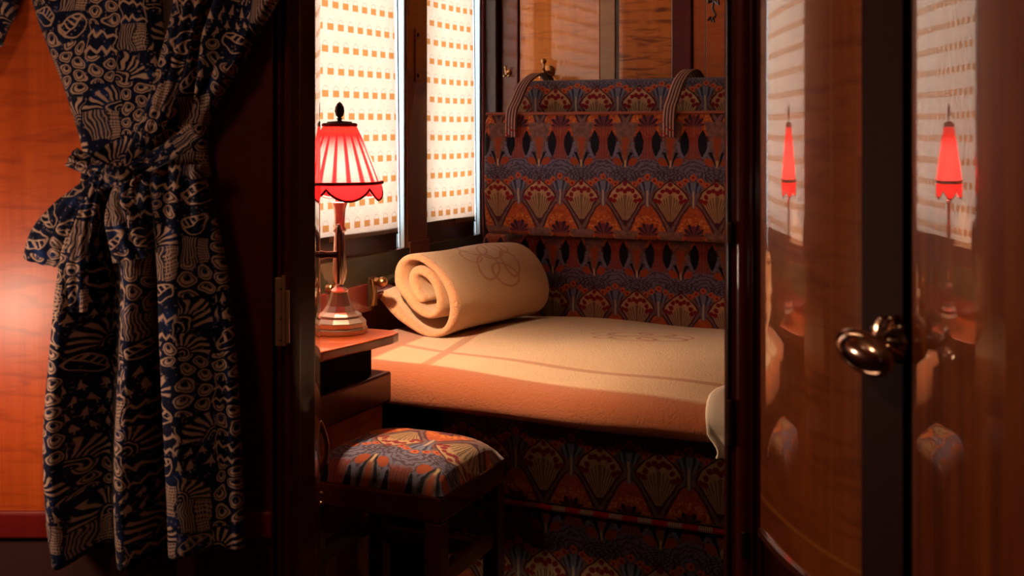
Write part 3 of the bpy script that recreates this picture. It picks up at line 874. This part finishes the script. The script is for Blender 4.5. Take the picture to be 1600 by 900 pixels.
tag(mainb, 'thick middle tapestry backrest cushion whose top edge two straps hang over', 'cushion')
# its outline starts at the lower front: phase its pattern by height
bol = ob('bolster', xsec_cushion(BM(), rr(3.166, 3.302, .808, 1.262, .045), -1.415, 1.0), tap_roll, None, smooth=True)
tag(bol, 'tapestry bolster along the top of the seat back under the wood panels', 'cushion')
bm = BM(); tube(bm, [(-1.44 + 2.4 * i / 40, 3.046, 1.160) for i in range(41)], .004, 8); ob('piping', bm, Mat('rust_piping', rough=.8).base(lin(150, 80, 60)), mainb, smooth=True)

def strap(label, xf, xb):
    path = [(xb, 3.315, 1.245), (xb, 3.27, 1.275), (xb * .7 + xf * .3, 3.21, 1.284), (xb * .4 + xf * .6, 3.12, 1.252), (xf, 3.062, 1.192), (xf, 3.040, 1.172), (xf, 3.030, 1.140), (xf, 3.030, 1.092)]
    rows, uvs = [], []; s = 0; n = 40
    P = [Vector(p) for p in path]; pr = None; pts = []
    for i in range(n + 1):
        k = i / n * (len(P) - 1); a = min(int(k), len(P) - 2); t = k - a
        Q = [P[max(0, min(len(P) - 1, a + q))] for q in (-1, 0, 1, 2)]
        pts.append(Q[1] + .5 * t * (Q[2] - Q[0] + t * (2 * Q[0] - 5 * Q[1] + 4 * Q[2] - Q[3] + t * (3 * (Q[1] - Q[2]) + Q[3] - Q[0]))))
    for i, p in enumerate(pts):
        if pr is not None: s += (p - pr).length
        pr = p
        rows.append([p + Vector((w, 0, .0) ) for w in (-.018, -.009, 0, .009, .018)]); uvs.append([(w, s) for w in (-.018, -.009, 0, .009, .018)])
    tot = s
    uvs = [[(u, tot - v) for u, v in r] for r in uvs]
    bm = BM(); sheet(bm, rows, uvs)
    o = ob('retaining_strap', bm, strap_m, None, smooth=True, solid=.004, angle=180)
    tag(o, label, 'strap'); 
    bm = BM(); box(bm, xb - .02, xb + .02, 3.305, 3.35, 1.235, 1.255); ob('strap_keeper', bm, brass_dark, o, bevel=.003)
    return o
strap('striped fabric strap over the left end of the seat back, near the window', -1.352, -1.340)
strap('striped fabric strap over the right end of the seat back, near the doorway', -.882, -.870)

# made-up bed blanket
def blanket():
    prof = [(3.142, .50)]
    prof += [(3.142, .545), (3.136, .560), (3.122, .568), (3.09, .573)]
    for i in range(1, 18): prof.append((3.09 - (3.09 - 2.32) * i / 17, .573 + .010 * math.sin(PI * i / 17)))
    r = .062
    prof += [(2.32 - .035 * k, .5725 - .002 * k) for k in (1,)]
    for i in range(1, 9):
        a = PI / 2 * i / 8; prof.append((2.285 - r * math.sin(a), .5685 - r + r * math.cos(a)))
    prof += [(2.226, .502), (2.232, .496), (2.25, .491)]
    xs = [-1.555 + (1.0 + 1.555) * i / 110 for i in range(111)]
    rows, uvs = [], []
    V0 = 3.142
    for x in xs:
        r_, q = [], []; s = 0; p0 = None
        for i, (y, z) in enumerate(prof):
            if p0: s += math.hypot(y - p0[0], z - p0[1])
            p0 = (y, z)
            nz = .003 * math.sin(x * 7 + y * 5) + .0025 * math.sin(x * 13 - y * 9)
            fr = .006 * math.sin(x * 6.0) + .004 * math.sin(x * 15 + 1)
            sag = .004 * math.sin(x * 4 + 1) if z < .5 else 0
            end = max(0, 1 - (x + 1.555) / .04)
            dip = -.03 * (1 - math.sqrt(max(0, 1 - end * end)))
            r_.append((x, y - (fr if y < 2.3 else 0), z + (nz if .53 < z else 0) + sag + (dip if z > .53 else 0)))
            q.append((x, 3.142 + .068 - s))
        rows.append(r_); uvs.append(q)
    bm = BM(); V = sheet(bm, rows, uvs)
    bm.faces.new(V[0]); bm.faces.new(V[-1])
    for i in range(len(V) - 1): bm.faces.new((V[i][0], V[i + 1][0], V[i + 1][-1], V[i][-1]))
    return bm
bl = ob('bed_blanket', blanket(), wool_bed, None, smooth=True, angle=180)
tag(bl, 'cream wool blanket with terracotta border spread tightly over the bed', 'blanket')

# rolled blanket lying across the left end of the bed
def roll():
    tilt = math.radians(33); A_, B_ = .124, .088; th = .0135
    path = []
    for k in range(5): path.append((-.128 + .010 * k, .125 + .004 * math.sin(k) - .002 * k))
    def pt(deg):
        t = math.radians(deg); turns = (deg + 165) / 360
        k = 1 - .36 * turns + .035 * math.sin(turns * 5.1) * (turns > .9)
        ex, ez = B_ * k * math.cos(t), A_ * k * math.sin(t)
        # flatten the inner turns
        if turns > .9: ex *= .80
        x = ex * math.cos(tilt) - ez * math.sin(tilt); z = ex * math.sin(tilt) + ez * math.cos(tilt)
        return (x, z + .113)
    path = [(-.150, .100), (-.134, .106), (-.117, .101), (-.104, .083), (-.090, .060), (-.070, .037)]
    for d in range(-158, 580, 9): path.append(pt(d))
    # outward offset
    def smooth(p):
        return [p[0]] + [tuple((p[i - 1][k] + 2 * p[i][k] + p[i + 1][k]) / 4 for k in (0, 1)) for i in range(1, len(p) - 1)] + [p[-1]]
    path = smooth(smooth(path))
    n = len(path); nrm = []
    for i in range(n):
        a, b = path[max(0, i - 1)], path[min(n - 1, i + 1)]
        l = math.hypot(b[0] - a[0], b[1] - a[1]); nrm.append(((b[1] - a[1]) / l, -(b[0] - a[0]) / l))
    S_ = [0]
    for a, b in zip(path, path[1:]): S_.append(S_[-1] + math.hypot(b[0] - a[0], b[1] - a[1]))
    y0, y1 = 2.585, 3.035
    st = [(0, .35), (.004, .75), (.010, .97), (.018, 1)] + [(.03 + (y1 - y0 - .06) * i / 12, 1) for i in range(13)] + [(y1 - y0 - .018, 1), (y1 - y0 - .008, .9), (y1 - y0, .4)]
    x_c = -1.405
    bm = BM(); uvl = bm.loops.layers.uv.verify(); rings = []
    for s, k in st:
        ring, uvr = [], []
        f = s / (y1 - y0)
        xs = x_c + .075 * f; sq = 1 - .03 * f
        idx = list(range(n)); seq = [(i, 1) for i in idx] + [(n - 1, 0)] + [(i, -1) for i in reversed(idx)] + [(0, 0)]
        for i, sg in seq:
            wob = .0015 * math.sin(S_[i] * 40 + f * 9) + .003 * math.sin(f * 6 + S_[i] * 8)
            w = th * (.82 + .18 * math.sin(S_[i] * 23)) * k
            tx, tz = (0, 0)
            if sg == 0:
                j = 1 if i == 0 else n - 2
                tx, tz = path[i][0] - path[j][0], path[i][1] - path[j][1]; l = math.hypot(tx, tz); tx *= w * .8 / l; tz *= w * .8 / l
            x = path[i][0] + nrm[i][0] * (sg * w + wob) + tx; z = path[i][1] + nrm[i][1] * (sg * w + wob) + tz
            ysk = .02 * math.sin(S_[i] * 9) * (1 - f) * .5
            ring.append(bm.verts.new((xs + x * sq, y0 + s + ysk, .580 + z * sq + .008))); uvr.append((s, S_[i]))
        rings.append((ring, uvr))
    m = len(rings[0][0])
    for (A, ua), (B, ub) in zip(rings, rings[1:]):
        for i in range(m):
            j = (i + 1) % m
            f = bm.faces.new((A[i], A[j], B[j], B[i]))
            for l, q in zip(f.loops, (ua[i], ua[j], ub[j], ub[i])): l[uvl].uv = q
    for ring, uvr in (rings[0], rings[-1]):
        for i in range(n - 1):
            f = bm.faces.new((ring[i], ring[i + 1], ring[m - 3 - i], ring[m - 2 - i]))
            for l, q in zip(f.loops, (uvr[i], uvr[i + 1], uvr[i + 1], uvr[i])): l[uvl].uv = q
        bm.faces.new((ring[n - 1], ring[n], ring[n + 1])); bm.faces.new((ring[0], ring[m - 2], ring[m - 1]))
    return bm
ro = ob('rolled_blanket', roll(), wool_roll, None, smooth=True, angle=180)
tag(ro, 'cream wool blanket rolled up, lying on the bed below the windows', 'blanket')

# white sheet turned down at the right end
rows, uvs = [], []
for i in range(31):
    f = i / 30
    r_, q = [], []
    for j in range(25):
        g = j / 24
        # runs from the top of the bed over the front edge and down to a point
        if f < .35: y, z = 2.60 - .30 * f / .35, .592 + .006 * math.sin(f * 9)
        elif f < .6:
            a = PI / 2 * (f - .35) / .25; y, z = 2.30 - .098 * math.sin(a), .592 - .075 + .075 * math.cos(a)
        else: y, z = 2.202 + .004 * math.sin(g * 12), .517 - (.018 + .036 * max(0, 1 - abs(g - .05) / .16)) * (f - .6) / .4
        x0 = -.556 + .05 * sstep(.0, .25, .45 - f) + .016 * math.cos(f * 7)
        x = x0 + (.9) * g ** 1.6
        fold = .010 * math.sin(g ** .6 * 22 + f * 2) * sstep(.5, .9, f)
        r_.append((x, y - fold - .002, z + .004 * math.sin(g * 25))); q.append((x, f * .5))
    rows.append(r_); uvs.append(q)
bm = BM(); sheet(bm, rows, uvs)
sh = ob('bed_sheet', bm, linen, None, smooth=True, solid=.005, angle=180)
tag(sh, 'white bed sheet turned over the blanket, its corner hanging by the right door jamb', 'bed sheet')

# ------------------------------------------------------------------ bedside table
TZ = .678
tab = thing('bedside_table', 'polished mahogany bedside table below the window, carrying the lamp', 'table', (-1.42, 2.0, 0))
top = [(-1.575, 1.83), (-1.30, 1.83), (-1.262, 1.85), (-1.248, 1.90), (-1.228, 2.02), (-1.218, 2.12), (-1.222, 2.150), (-1.24, 2.165), (-1.575, 2.165)]
ob('tabletop', prism(BM(), top, TZ - .021, TZ), table_wood, tab, bevel=.004)
ob('apron', box(BM(), -1.575, -1.29, 1.85, 2.15, .582, TZ - .021), black_gap, tab)  # blackened to paint in the shade under the tabletop
bm = box(BM(), -1.575, -1.268, 1.84, 2.20, .515, .582); ob('drawer_box', bm, mahogany_deep, tab, bevel=.006)
bm = box(BM(), -1.575, -1.285, 1.86, 2.19, .0, .515); ob('pedestal', bm, veneer_gold, tab, bevel=.003)
# scooped backboard behind the lamp
prof = [(1.83, TZ), (1.83, TZ + .03), (1.95, TZ + .036), (2.02, TZ + .020), (2.08, TZ + .012), (2.15, TZ + .022), (2.20, TZ + .045), (2.28, TZ + .048), (2.50, TZ + .048), (2.50, TZ - .02), (2.2, TZ - .02), (2.2, TZ)]
bm = prism(BM(), prof, -1.575 + .062, -1.575 + .076, 'x'); ob('backboard', bm, mahogany, tab, bevel=.002)
lk = at(597, 452, 2.86)
bm = BM()
lx = -1.475; ly = y_at(593, lx); dl = Vector((lx, ly, 0)).dot(FW)
zz = lambda py: CZ + (HOR - py) / FPX * dl
latch = thing('window_latch', 'brass latch with a round knob on the window ledge by the rolled blanket', 'latch', (lx, ly, zz(478)))
bm = box(BM(), lx - .02, lx - .012, ly - .028, ly + .010, zz(478), zz(432)); ob('plate', bm, brass_dark, latch, bevel=.002)
bm = BM(); tube(bm, [(lx - .012, ly, zz(440)), (lx + .006, ly, zz(440))], .010, 12); ball(bm, (lx + .008, ly, zz(440)), .013, 14); ob('knob', bm, brass, latch, smooth=True)
bm = BM(); tube(bm, [(lx - .008, ly - .02, zz(436)), (lx - .004, ly - .02, zz(456)), (lx - .008, ly - .022, zz(476))], .004, 8); ob('lever', bm, brass, latch, smooth=True)
kx = -1.49; ky = y_at(518, kx); dk = Vector((kx, ky, 0)).dot(FW); kz = CZ + (HOR - 451) / FPX * dk
bm = BM(); tube(bm, [(kx - .012, ky, kz), (kx, ky, kz)], .010, 16); tube(bm, [(kx + .002, ky + .0095 * math.cos(a), kz + .0095 * math.sin(a)) for a in [2 * PI * i / 20 for i in range(20)]], .0035, 8, True)
ob('pull_ring', bm, brass, tab, smooth=True)

# ------------------------------------------------------------------ lamp
LX, LY = -1.336, 2.096
lamp = thing('table_lamp', 'silver candlestick table lamp with a scalloped red fabric shade', 'lamp', (LX, LY, TZ))
bm = BM(); lathe(bm, [(0, 0), (.060, 0), (.060, .010), (.057, .014), (.057, .024), (.054, .027), (.048, .033), (.047, .038), (.043, .041), (.036, .046), (.027, .058), (.021, .074), (.017, .088), (0, .088)], (LX, LY, TZ), 10)
ob('base', bm, silver, lamp, bevel=.0012)
bm = BM(); lathe(bm, [(0, .086), (.017, .086), (.019, .090), (.014, .094), (.0085, .099), (.0085, .104), (.012, .110), (.0155, .128), (.0135, .16), (.0115, .20), (.0105, .213), (.014, .216), (.014, .221), (.0105, .225),
                  (.0115, .245), (.0125, .262), (.0165, .274), (.0165, .277), (.011, .279), (0, .279)], (LX, LY, TZ), 20)
ob('stem', bm, silver, lamp, smooth=True, angle=50)
bm = BM(); lathe(bm, [(0, .278), (.0085, .278), (.0105, .292), (.010, .296), (.0070, .297), (.0070, .309), (0, .309)], (LX, LY, TZ), 16); ob('candle_tube', bm, ivory, lamp, smooth=True)
bm = BM(); lathe(bm, [(0, .308), (.008, .309), (.013, .325), (.012, .339), (.006, .353), (0, .359)], (LX, LY, TZ), 16); bu = ob('bulb', bm, bulb_m, lamp, smooth=True)
ZR, ZT, RR_, RT_ = .319, .442, .0900, .033
def shade_r(t): return RT_ + (RR_ - RT_) * (1 - t) ** .92
rows, uvs = [], []
NS = 180
for i in range(25):
    t = i / 24; r_, q = [], []
    for j in range(NS + 1):
        a = 2 * PI * j / NS + .26
        rib = abs(math.cos(3 * (a + .26)))                    # six panels, slightly hollow between the ribs
        r = shade_r(t) * (1 - .055 * (1 - abs(math.cos(3 * (a + .26))) ** 1.5) * (1 - t * .5)) + .0012 * math.cos(36 * a) * (.4 + t)
        r_.append((LX + r * math.cos(a), LY + r * math.sin(a), TZ + ZR + (ZT - ZR) * t)); q.append((j / NS + .0, t))
    rows.append(r_); uvs.append(q)
bm = BM(); sheet(bm, rows, uvs); bmesh.ops.remove_doubles(bm, verts=bm.verts, dist=1e-6)
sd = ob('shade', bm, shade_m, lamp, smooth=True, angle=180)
def rim(a, k=1.0): return RR_ * k * (1 - .055 * (1 - abs(math.cos(3 * (a + .26))) ** 1.5))
def drop(a): return .010 + .026 * abs(math.sin(3 * (a + .26))) ** .7
rows, uvs = [], []
for i in range(7):
    r_, q = [], []
    for j in range(NS + 1):
        a = 2 * PI * j / NS + .26; z = TZ + ZR - drop(a) * i / 6; r = rim(a, 1.012)
        r_.append((LX + r * math.cos(a), LY + r * math.sin(a), z)); q.append((j / NS, i / 6))
    rows.append(r_); uvs.append(q)
bm = BM(); sheet(bm, rows, uvs); bmesh.ops.remove_doubles(bm, verts=bm.verts, dist=1e-6); ob('scalloped_skirt', bm, skirt_m, sd, smooth=True, angle=180)
bm = BM()
angs = [2 * PI * j / NS + .26 for j in range(NS)]
tube(bm, [(LX + rim(a, 1.02) * math.cos(a), LY + rim(a, 1.02) * math.sin(a), TZ + ZR) for a in angs], .0036, 8, True)
ob('rim_braid', bm, shade_trim, sd, smooth=True); bm = BM()
tube(bm, [(LX + rim(a, 1.015) * math.cos(a), LY + rim(a, 1.015) * math.sin(a), TZ + ZR - drop(a)) for a in angs], .0026, 8, True)
ob('scallop_braid', bm, shade_trim, sd, smooth=True); bm = BM()
tube(bm, [(LX + RT_ * 1.03 * math.cos(a), LY + RT_ * 1.03 * math.sin(a), TZ + ZT) for a in angs[::3]], .0042, 8, True)
ob('crown_braid', bm, shade_trim, sd, smooth=True)
bm = BM(); lathe(bm, [(0, .446), (.027, .446), (.027, .449), (.006, .451), (.004, .453), (.0075, .455), (.0035, .458), (.008, .462), (.0105, .471), (.0095, .480), (.005, .488), (0, .492)], (LX, LY, TZ), 16)
ob('pinecone_finial', bm, brass_dark, lamp, smooth=True)

# ------------------------------------------------------------------ stool
st = thing('dressing_stool', 'square mahogany stool with a padded tapestry seat in front of the berth', 'stool', (-1.11, 1.985, 0))
sx0, sx1, sy0, sy1 = -1.262, -.962, 1.845, 2.125
SZ = .440
rows, uvs = [], []
for i in range(25):
    r_, q = [], []
    for j in range(25):
        f, g = i / 24 * 2 - 1, j / 24 * 2 - 1
        h = (1 - abs(f) ** 4) ** .5 * (1 - abs(g) ** 4) ** .5
        x = (sx0 + sx1) / 2 + f * (sx1 - sx0) / 2 * .995 ; y = (sy0 + sy1) / 2 + g * (sy1 - sy0) / 2 * .985
        r_.append((x, y, SZ + .004 + .058 * h)); q.append((x, -y))
    rows.append(r_); uvs.append(q)
bm = BM(); V = sheet(bm, rows, uvs)
ring = [V[i][0] for i in range(25)] + [V[24][j] for j in range(1, 25)] + [V[i][24] for i in range(23, -1, -1)] + [V[0][j] for j in range(23, 0, -1)]
bm.faces.new(ring)
ob('seat_pad', bm, tap_stool, st, smooth=True, angle=70)
bm = BM(); box(bm, sx0, sx1, sy0, sy1, SZ - .045, SZ + .004); ob('seat_frame', bm, mahogany, st, bevel=.006)
for (x, y) in ((sx0, sy0), (sx1 - .034, sy0), (sx0, sy1 - .034), (sx1 - .034, sy1 - .034)):
    bm = prism(BM(), [(x, y), (x + .034, y), (x + .034, y + .034), (x, y + .034)], 0, SZ - .045); ob('leg', bm, mahogany_deep, st, bevel=.003)
for y in (sy0 + .006, sy1 - .028):
    ob('stretcher', box(BM(), sx0 + .034, sx1 - .034, y, y + .022, .245, .275) if y > 1.9 else box(BM(), sx0 + .034, sx0 + .035, y, y + .022, .245, .275), mahogany_deep, st)
for x in (sx0 + .006, sx1 - .028):
    ob('stretcher', box(BM(), x, x + .022, sy0 + .034, sy1 - .034, .275, .305), mahogany_deep, st, bevel=.002)

# ------------------------------------------------------------------ coat hooks on the end wall
def hook(label, px, py, s, Y):
    X = x_at(px, Y); d = Y / (FW + RT * ((px - 800) / FPX)).y; X *= 1; z = CZ + (HOR - py) / FPX * d
    h = thing('coat_hook', label, 'hook', (X, Y, z))
    bm = BM(); lathe(bm, [(0, 0), (.016 * s, 0), (.016 * s, .003), (.010 * s, .006), (0, .007)], (X, Y, z), 16, Matrix.Rotation(PI / 2, 3, 'X')); ob('rose', bm, brass, h, smooth=True)
    bm = BM(); tube(bm, [(X, Y - .004, z), (X, Y - .028 * s, z - .004), (X, Y - .038 * s, z + .008), (X, Y - .036 * s, z + .022 * s)], .004 * s, 8); ball(bm, (X, Y - .036 * s, z + .024 * s), .0075 * s, 12)
    for k in (-1, 1): tube(bm, [(X, Y - .008, z - .004), (X + k * .010 * s, Y - .024 * s, z - .014 * s)], .004 * s, 8); ball(bm, (X + k * .011 * s, Y - .025 * s, z - .014 * s), .0065 * s, 12)
    ob('prong', bm, brass, h, smooth=True)
hook('small brass coat hook on the golden veneer panel above the bolster', 858, 112, 1.25, BY - .006)
hook('brass hook in the shadowed corner between window and seat back', 795, 114, .7, BY - .0152)

# ------------------------------------------------------------------ curved washstand cabinet on the right
def curve(p0, phi, L, n):
    P = [Vector(p0)]; N = []
    for i in range(n):
        a = math.radians(phi(L * (i + .5) / n)); P.append(P[-1] + Vector((math.sin(a), -math.cos(a))) * L / n)
    for i in range(n + 1):
        a = math.radians(phi(L * i / n)); N.append(Vector((-math.cos(a), -math.sin(a))))
    return P, N
def curved(P, N, i0, i1, z0, z1, th, out=0.0, step=1):
    """a curved board following the plan curve, uv = (arc length, z)"""
    bm = BM(); uvl = bm.loops.layers.uv.verify()
    ds = (P[1] - P[0]).length
    F = [P[i] + N[i] * out for i in range(i0, i1 + 1)]; Bk = [P[i] - N[i] * (th - out) for i in range(i0, i1 + 1)]
    zs = [z0, z1]
    fr = [[bm.verts.new((p.x, p.y, z)) for p in F] for z in zs]; bk = [[bm.verts.new((p.x, p.y, z)) for p in Bk] for z in zs]
    n = len(F)
    def face(vs, us):
        f = bm.faces.new(vs)
        for l, u in zip(f.loops, us): l[uvl].uv = u
    for i in range(n - 1):
        s0, s1 = (i0 + i) * ds, (i0 + i + 1) * ds
        face((fr[0][i], fr[0][i + 1], fr[1][i + 1], fr[1][i]), ((s0, z0), (s1, z0), (s1, z1), (s0, z1)))
        face((bk[0][i + 1], bk[0][i], bk[1][i], bk[1][i + 1]), ((s1, z0), (s0, z0), (s0, z1), (s1, z1)))
        for k in (0, 1): face((fr[k][i], fr[k][i + 1], bk[k][i + 1], bk[k][i]), ((s0, z0), (s1, z0), (s1, z0 + .01), (s0, z0 + .01)))
    for i in (0, n - 1): face((fr[0][i], fr[1][i], bk[1][i], bk[0][i]), ((0, z0), (0, z1), (th, z1), (th, z0)))
    return bm
PA, NA = curve((-.2945, 1.407), lambda s: 25.2 + 56 * s + 110 * s ** 2, .345, 138)
def arc_at(P, px):
    return min(range(len(P)), key=lambda i: abs(800 + FPX * P[i].dot(RT.xy) / P[i].dot(FW.xy) - px))
iA = arc_at(PA, 1348); iB = arc_at(PA, 1411); iC = arc_at(PA, 1424)
cab = thing('washstand_cabinet', 'tall bow-fronted washstand cabinet in varnished veneer to the right of the doorway', 'cabinet', (.05, 1.2, 0))
dr = ob('door', curved(PA, NA, 0, iA, .622, 2.0, .020), door_veneer, cab, smooth=True, angle=30)
sty = ob('stile', curved(PA, NA, iA, iB, .622, 2.0, .020, .0015), stile_satin, cab, smooth=True, angle=30)
ob('gap_shade_strip', curved(PA, NA, iB, min(iC, 138), .622, 2.0, .02, -.004), black_gap, cab, smooth=True, angle=30)  # black strip in place of the shaded gap beside the stile
ob('base_moulding', curved(PA, NA, 0, 138, .612, .621, .03, .003), brown_frame, cab, smooth=True, angle=30)
PB, NB = curve((-.097, 1.147), lambda s: 23.6 + math.degrees(s / 1.35), .50, 150)
ob('side_panel', curved(PB, NB, 0, 150, .02, 2.0, .02), panel_veneer, cab, smooth=True, angle=30)
body = [tuple(PA[i] - NA[i] * .021) for i in range(6, 138, 6)] + [tuple(PB[i] - NB[i] * .021) for i in range(6, 150, 8)] + [(.40, PB[-1].y + .02), (.40, 1.455), (PA[0].x + .004, 1.455), tuple(PA[0] - NA[0] * .021)]
ob('carcass', prism(BM(), body, .622, 1.99), mahogany_black, cab)
foot = [tuple(PA[i] - NA[i] * .075) for i in range(14, 138, 6)] + [(.02, 1.17), (.38, 1.17), (.38, 1.45), (PA[14].x + .09, 1.45)]
ob('plinth', prism(BM(), foot, 0, .61), mahogany_black, cab)
# knob: oval on a foliate collar
ik = arc_at(PA, 1395); kpos = PA[ik]; kn = NA[ik]; kt = Vector((-kn.y, kn.x))
kz = CZ + (HOR - 534) / FPX * kpos.dot(FW.xy)
Mx = Matrix(((kt.x, 0, kn.x), (kt.y, 0, kn.y), (0, 1, 0)))
bm = BM(); lathe(bm, [(0, 0), (.019, 0), (.019, .003), (.012, .007), (.008, .012), (.0065, .020), (.008, .030), (0, .031)], P3(kpos, kz), 20, Mx)
kb = ob('knob', bm, pewter, sty, smooth=True)
bm = BM()
for k in range(9):
    a = 2 * PI * k / 9
    c = Mx @ Vector((.0195 * math.cos(a), .0195 * math.sin(a) + .003, .006)); e = Mx @ Vector((.009 * math.cos(a + .5), .009 * math.sin(a + .5), .016))
    tube(bm, [P3(kpos, kz) + c, P3(kpos, kz) + c * .6 + e * .5, P3(kpos, kz) + e], [.0042, .0036, .002], 8); ball(bm, P3(kpos, kz) + c, .0046, 10)
ob('leafy_collar', bm, pewter, kb, smooth=True)
Mr = Mx @ Matrix.Rotation(math.radians(-10), 3, 'Z')
gc = P3(kpos + kn * .040, kz - .007)
bm = BM(); ball(bm, gc, 1, 28, (.0330, .0165, .0110), Mr); ob('oval_grip', bm, pewter, kb, smooth=True)
bm = BM(); tube(bm, [gc + Mr @ Vector((.0340 * math.cos(a), .0175 * math.sin(a), -.001)) for a in [2 * PI * i / 40 for i in range(40)]], .0032, 8, True); ob('rim', bm, pewter, kb, smooth=True)

# ------------------------------------------------------------------ light
w = bpy.data.worlds.new('sky'); S.world = w; w.use_nodes = True
bg = w.node_tree.nodes['Background']; bg.inputs[0].default_value = (.80, .94, 1.0, 1); bg.inputs[1].default_value = 9.5
def lamp_light(name, loc, e, c, r):
    l = bpy.data.lights.new(name, 'POINT'); l.energy = e; l.color = c; l.shadow_soft_size = r
    o = bpy.data.objects.new(name, l); o.location = loc; COL.objects.link(o); return o
lamp_light('cabin_wall_lamp', (-1.38, .97, .80), 4.0, (1, .72, .52), .05)
lamp_light('cabin_fill', (-1.05, .30, 1.95), 10.0, (1, .66, .42), .10)  # unseen fill light added to lift the jambs and the cabinet
lamp_light('far_fill', (-.6, 2.75, 2.1), 3.0, (1, .68, .40), .12)  # added warm fill that brightens the upper end wall, no fitting modelled

# ------------------------------------------------------------------ camera
cam = bpy.data.cameras.new('camera'); co = bpy.data.objects.new('camera', cam); COL.objects.link(co)
co.location = (0, 0, CZ); co.rotation_euler = (PI / 2, 0, YAW)
cam.sensor_width = 36; cam.lens = FPX / 1600 * 36; cam.shift_y = -(450 - HOR) / 1600; cam.clip_start = .02
cam.dof.use_dof = True; cam.dof.focus_distance = 2.55; cam.dof.aperture_fstop = 6.5
S.camera = co
S.view_settings.view_transform = 'Standard'; S.view_settings.look = 'None'; S.view_settings.exposure = 0; S.view_settings.gamma = 1
S.view_settings.use_curve_mapping = False
S.cycles.max_bounces = 10; S.cycles.diffuse_bounces = 4; S.cycles.glossy_bounces = 4; S.cycles.transmission_bounces = 6
S.cycles.sample_clamp_indirect = 6
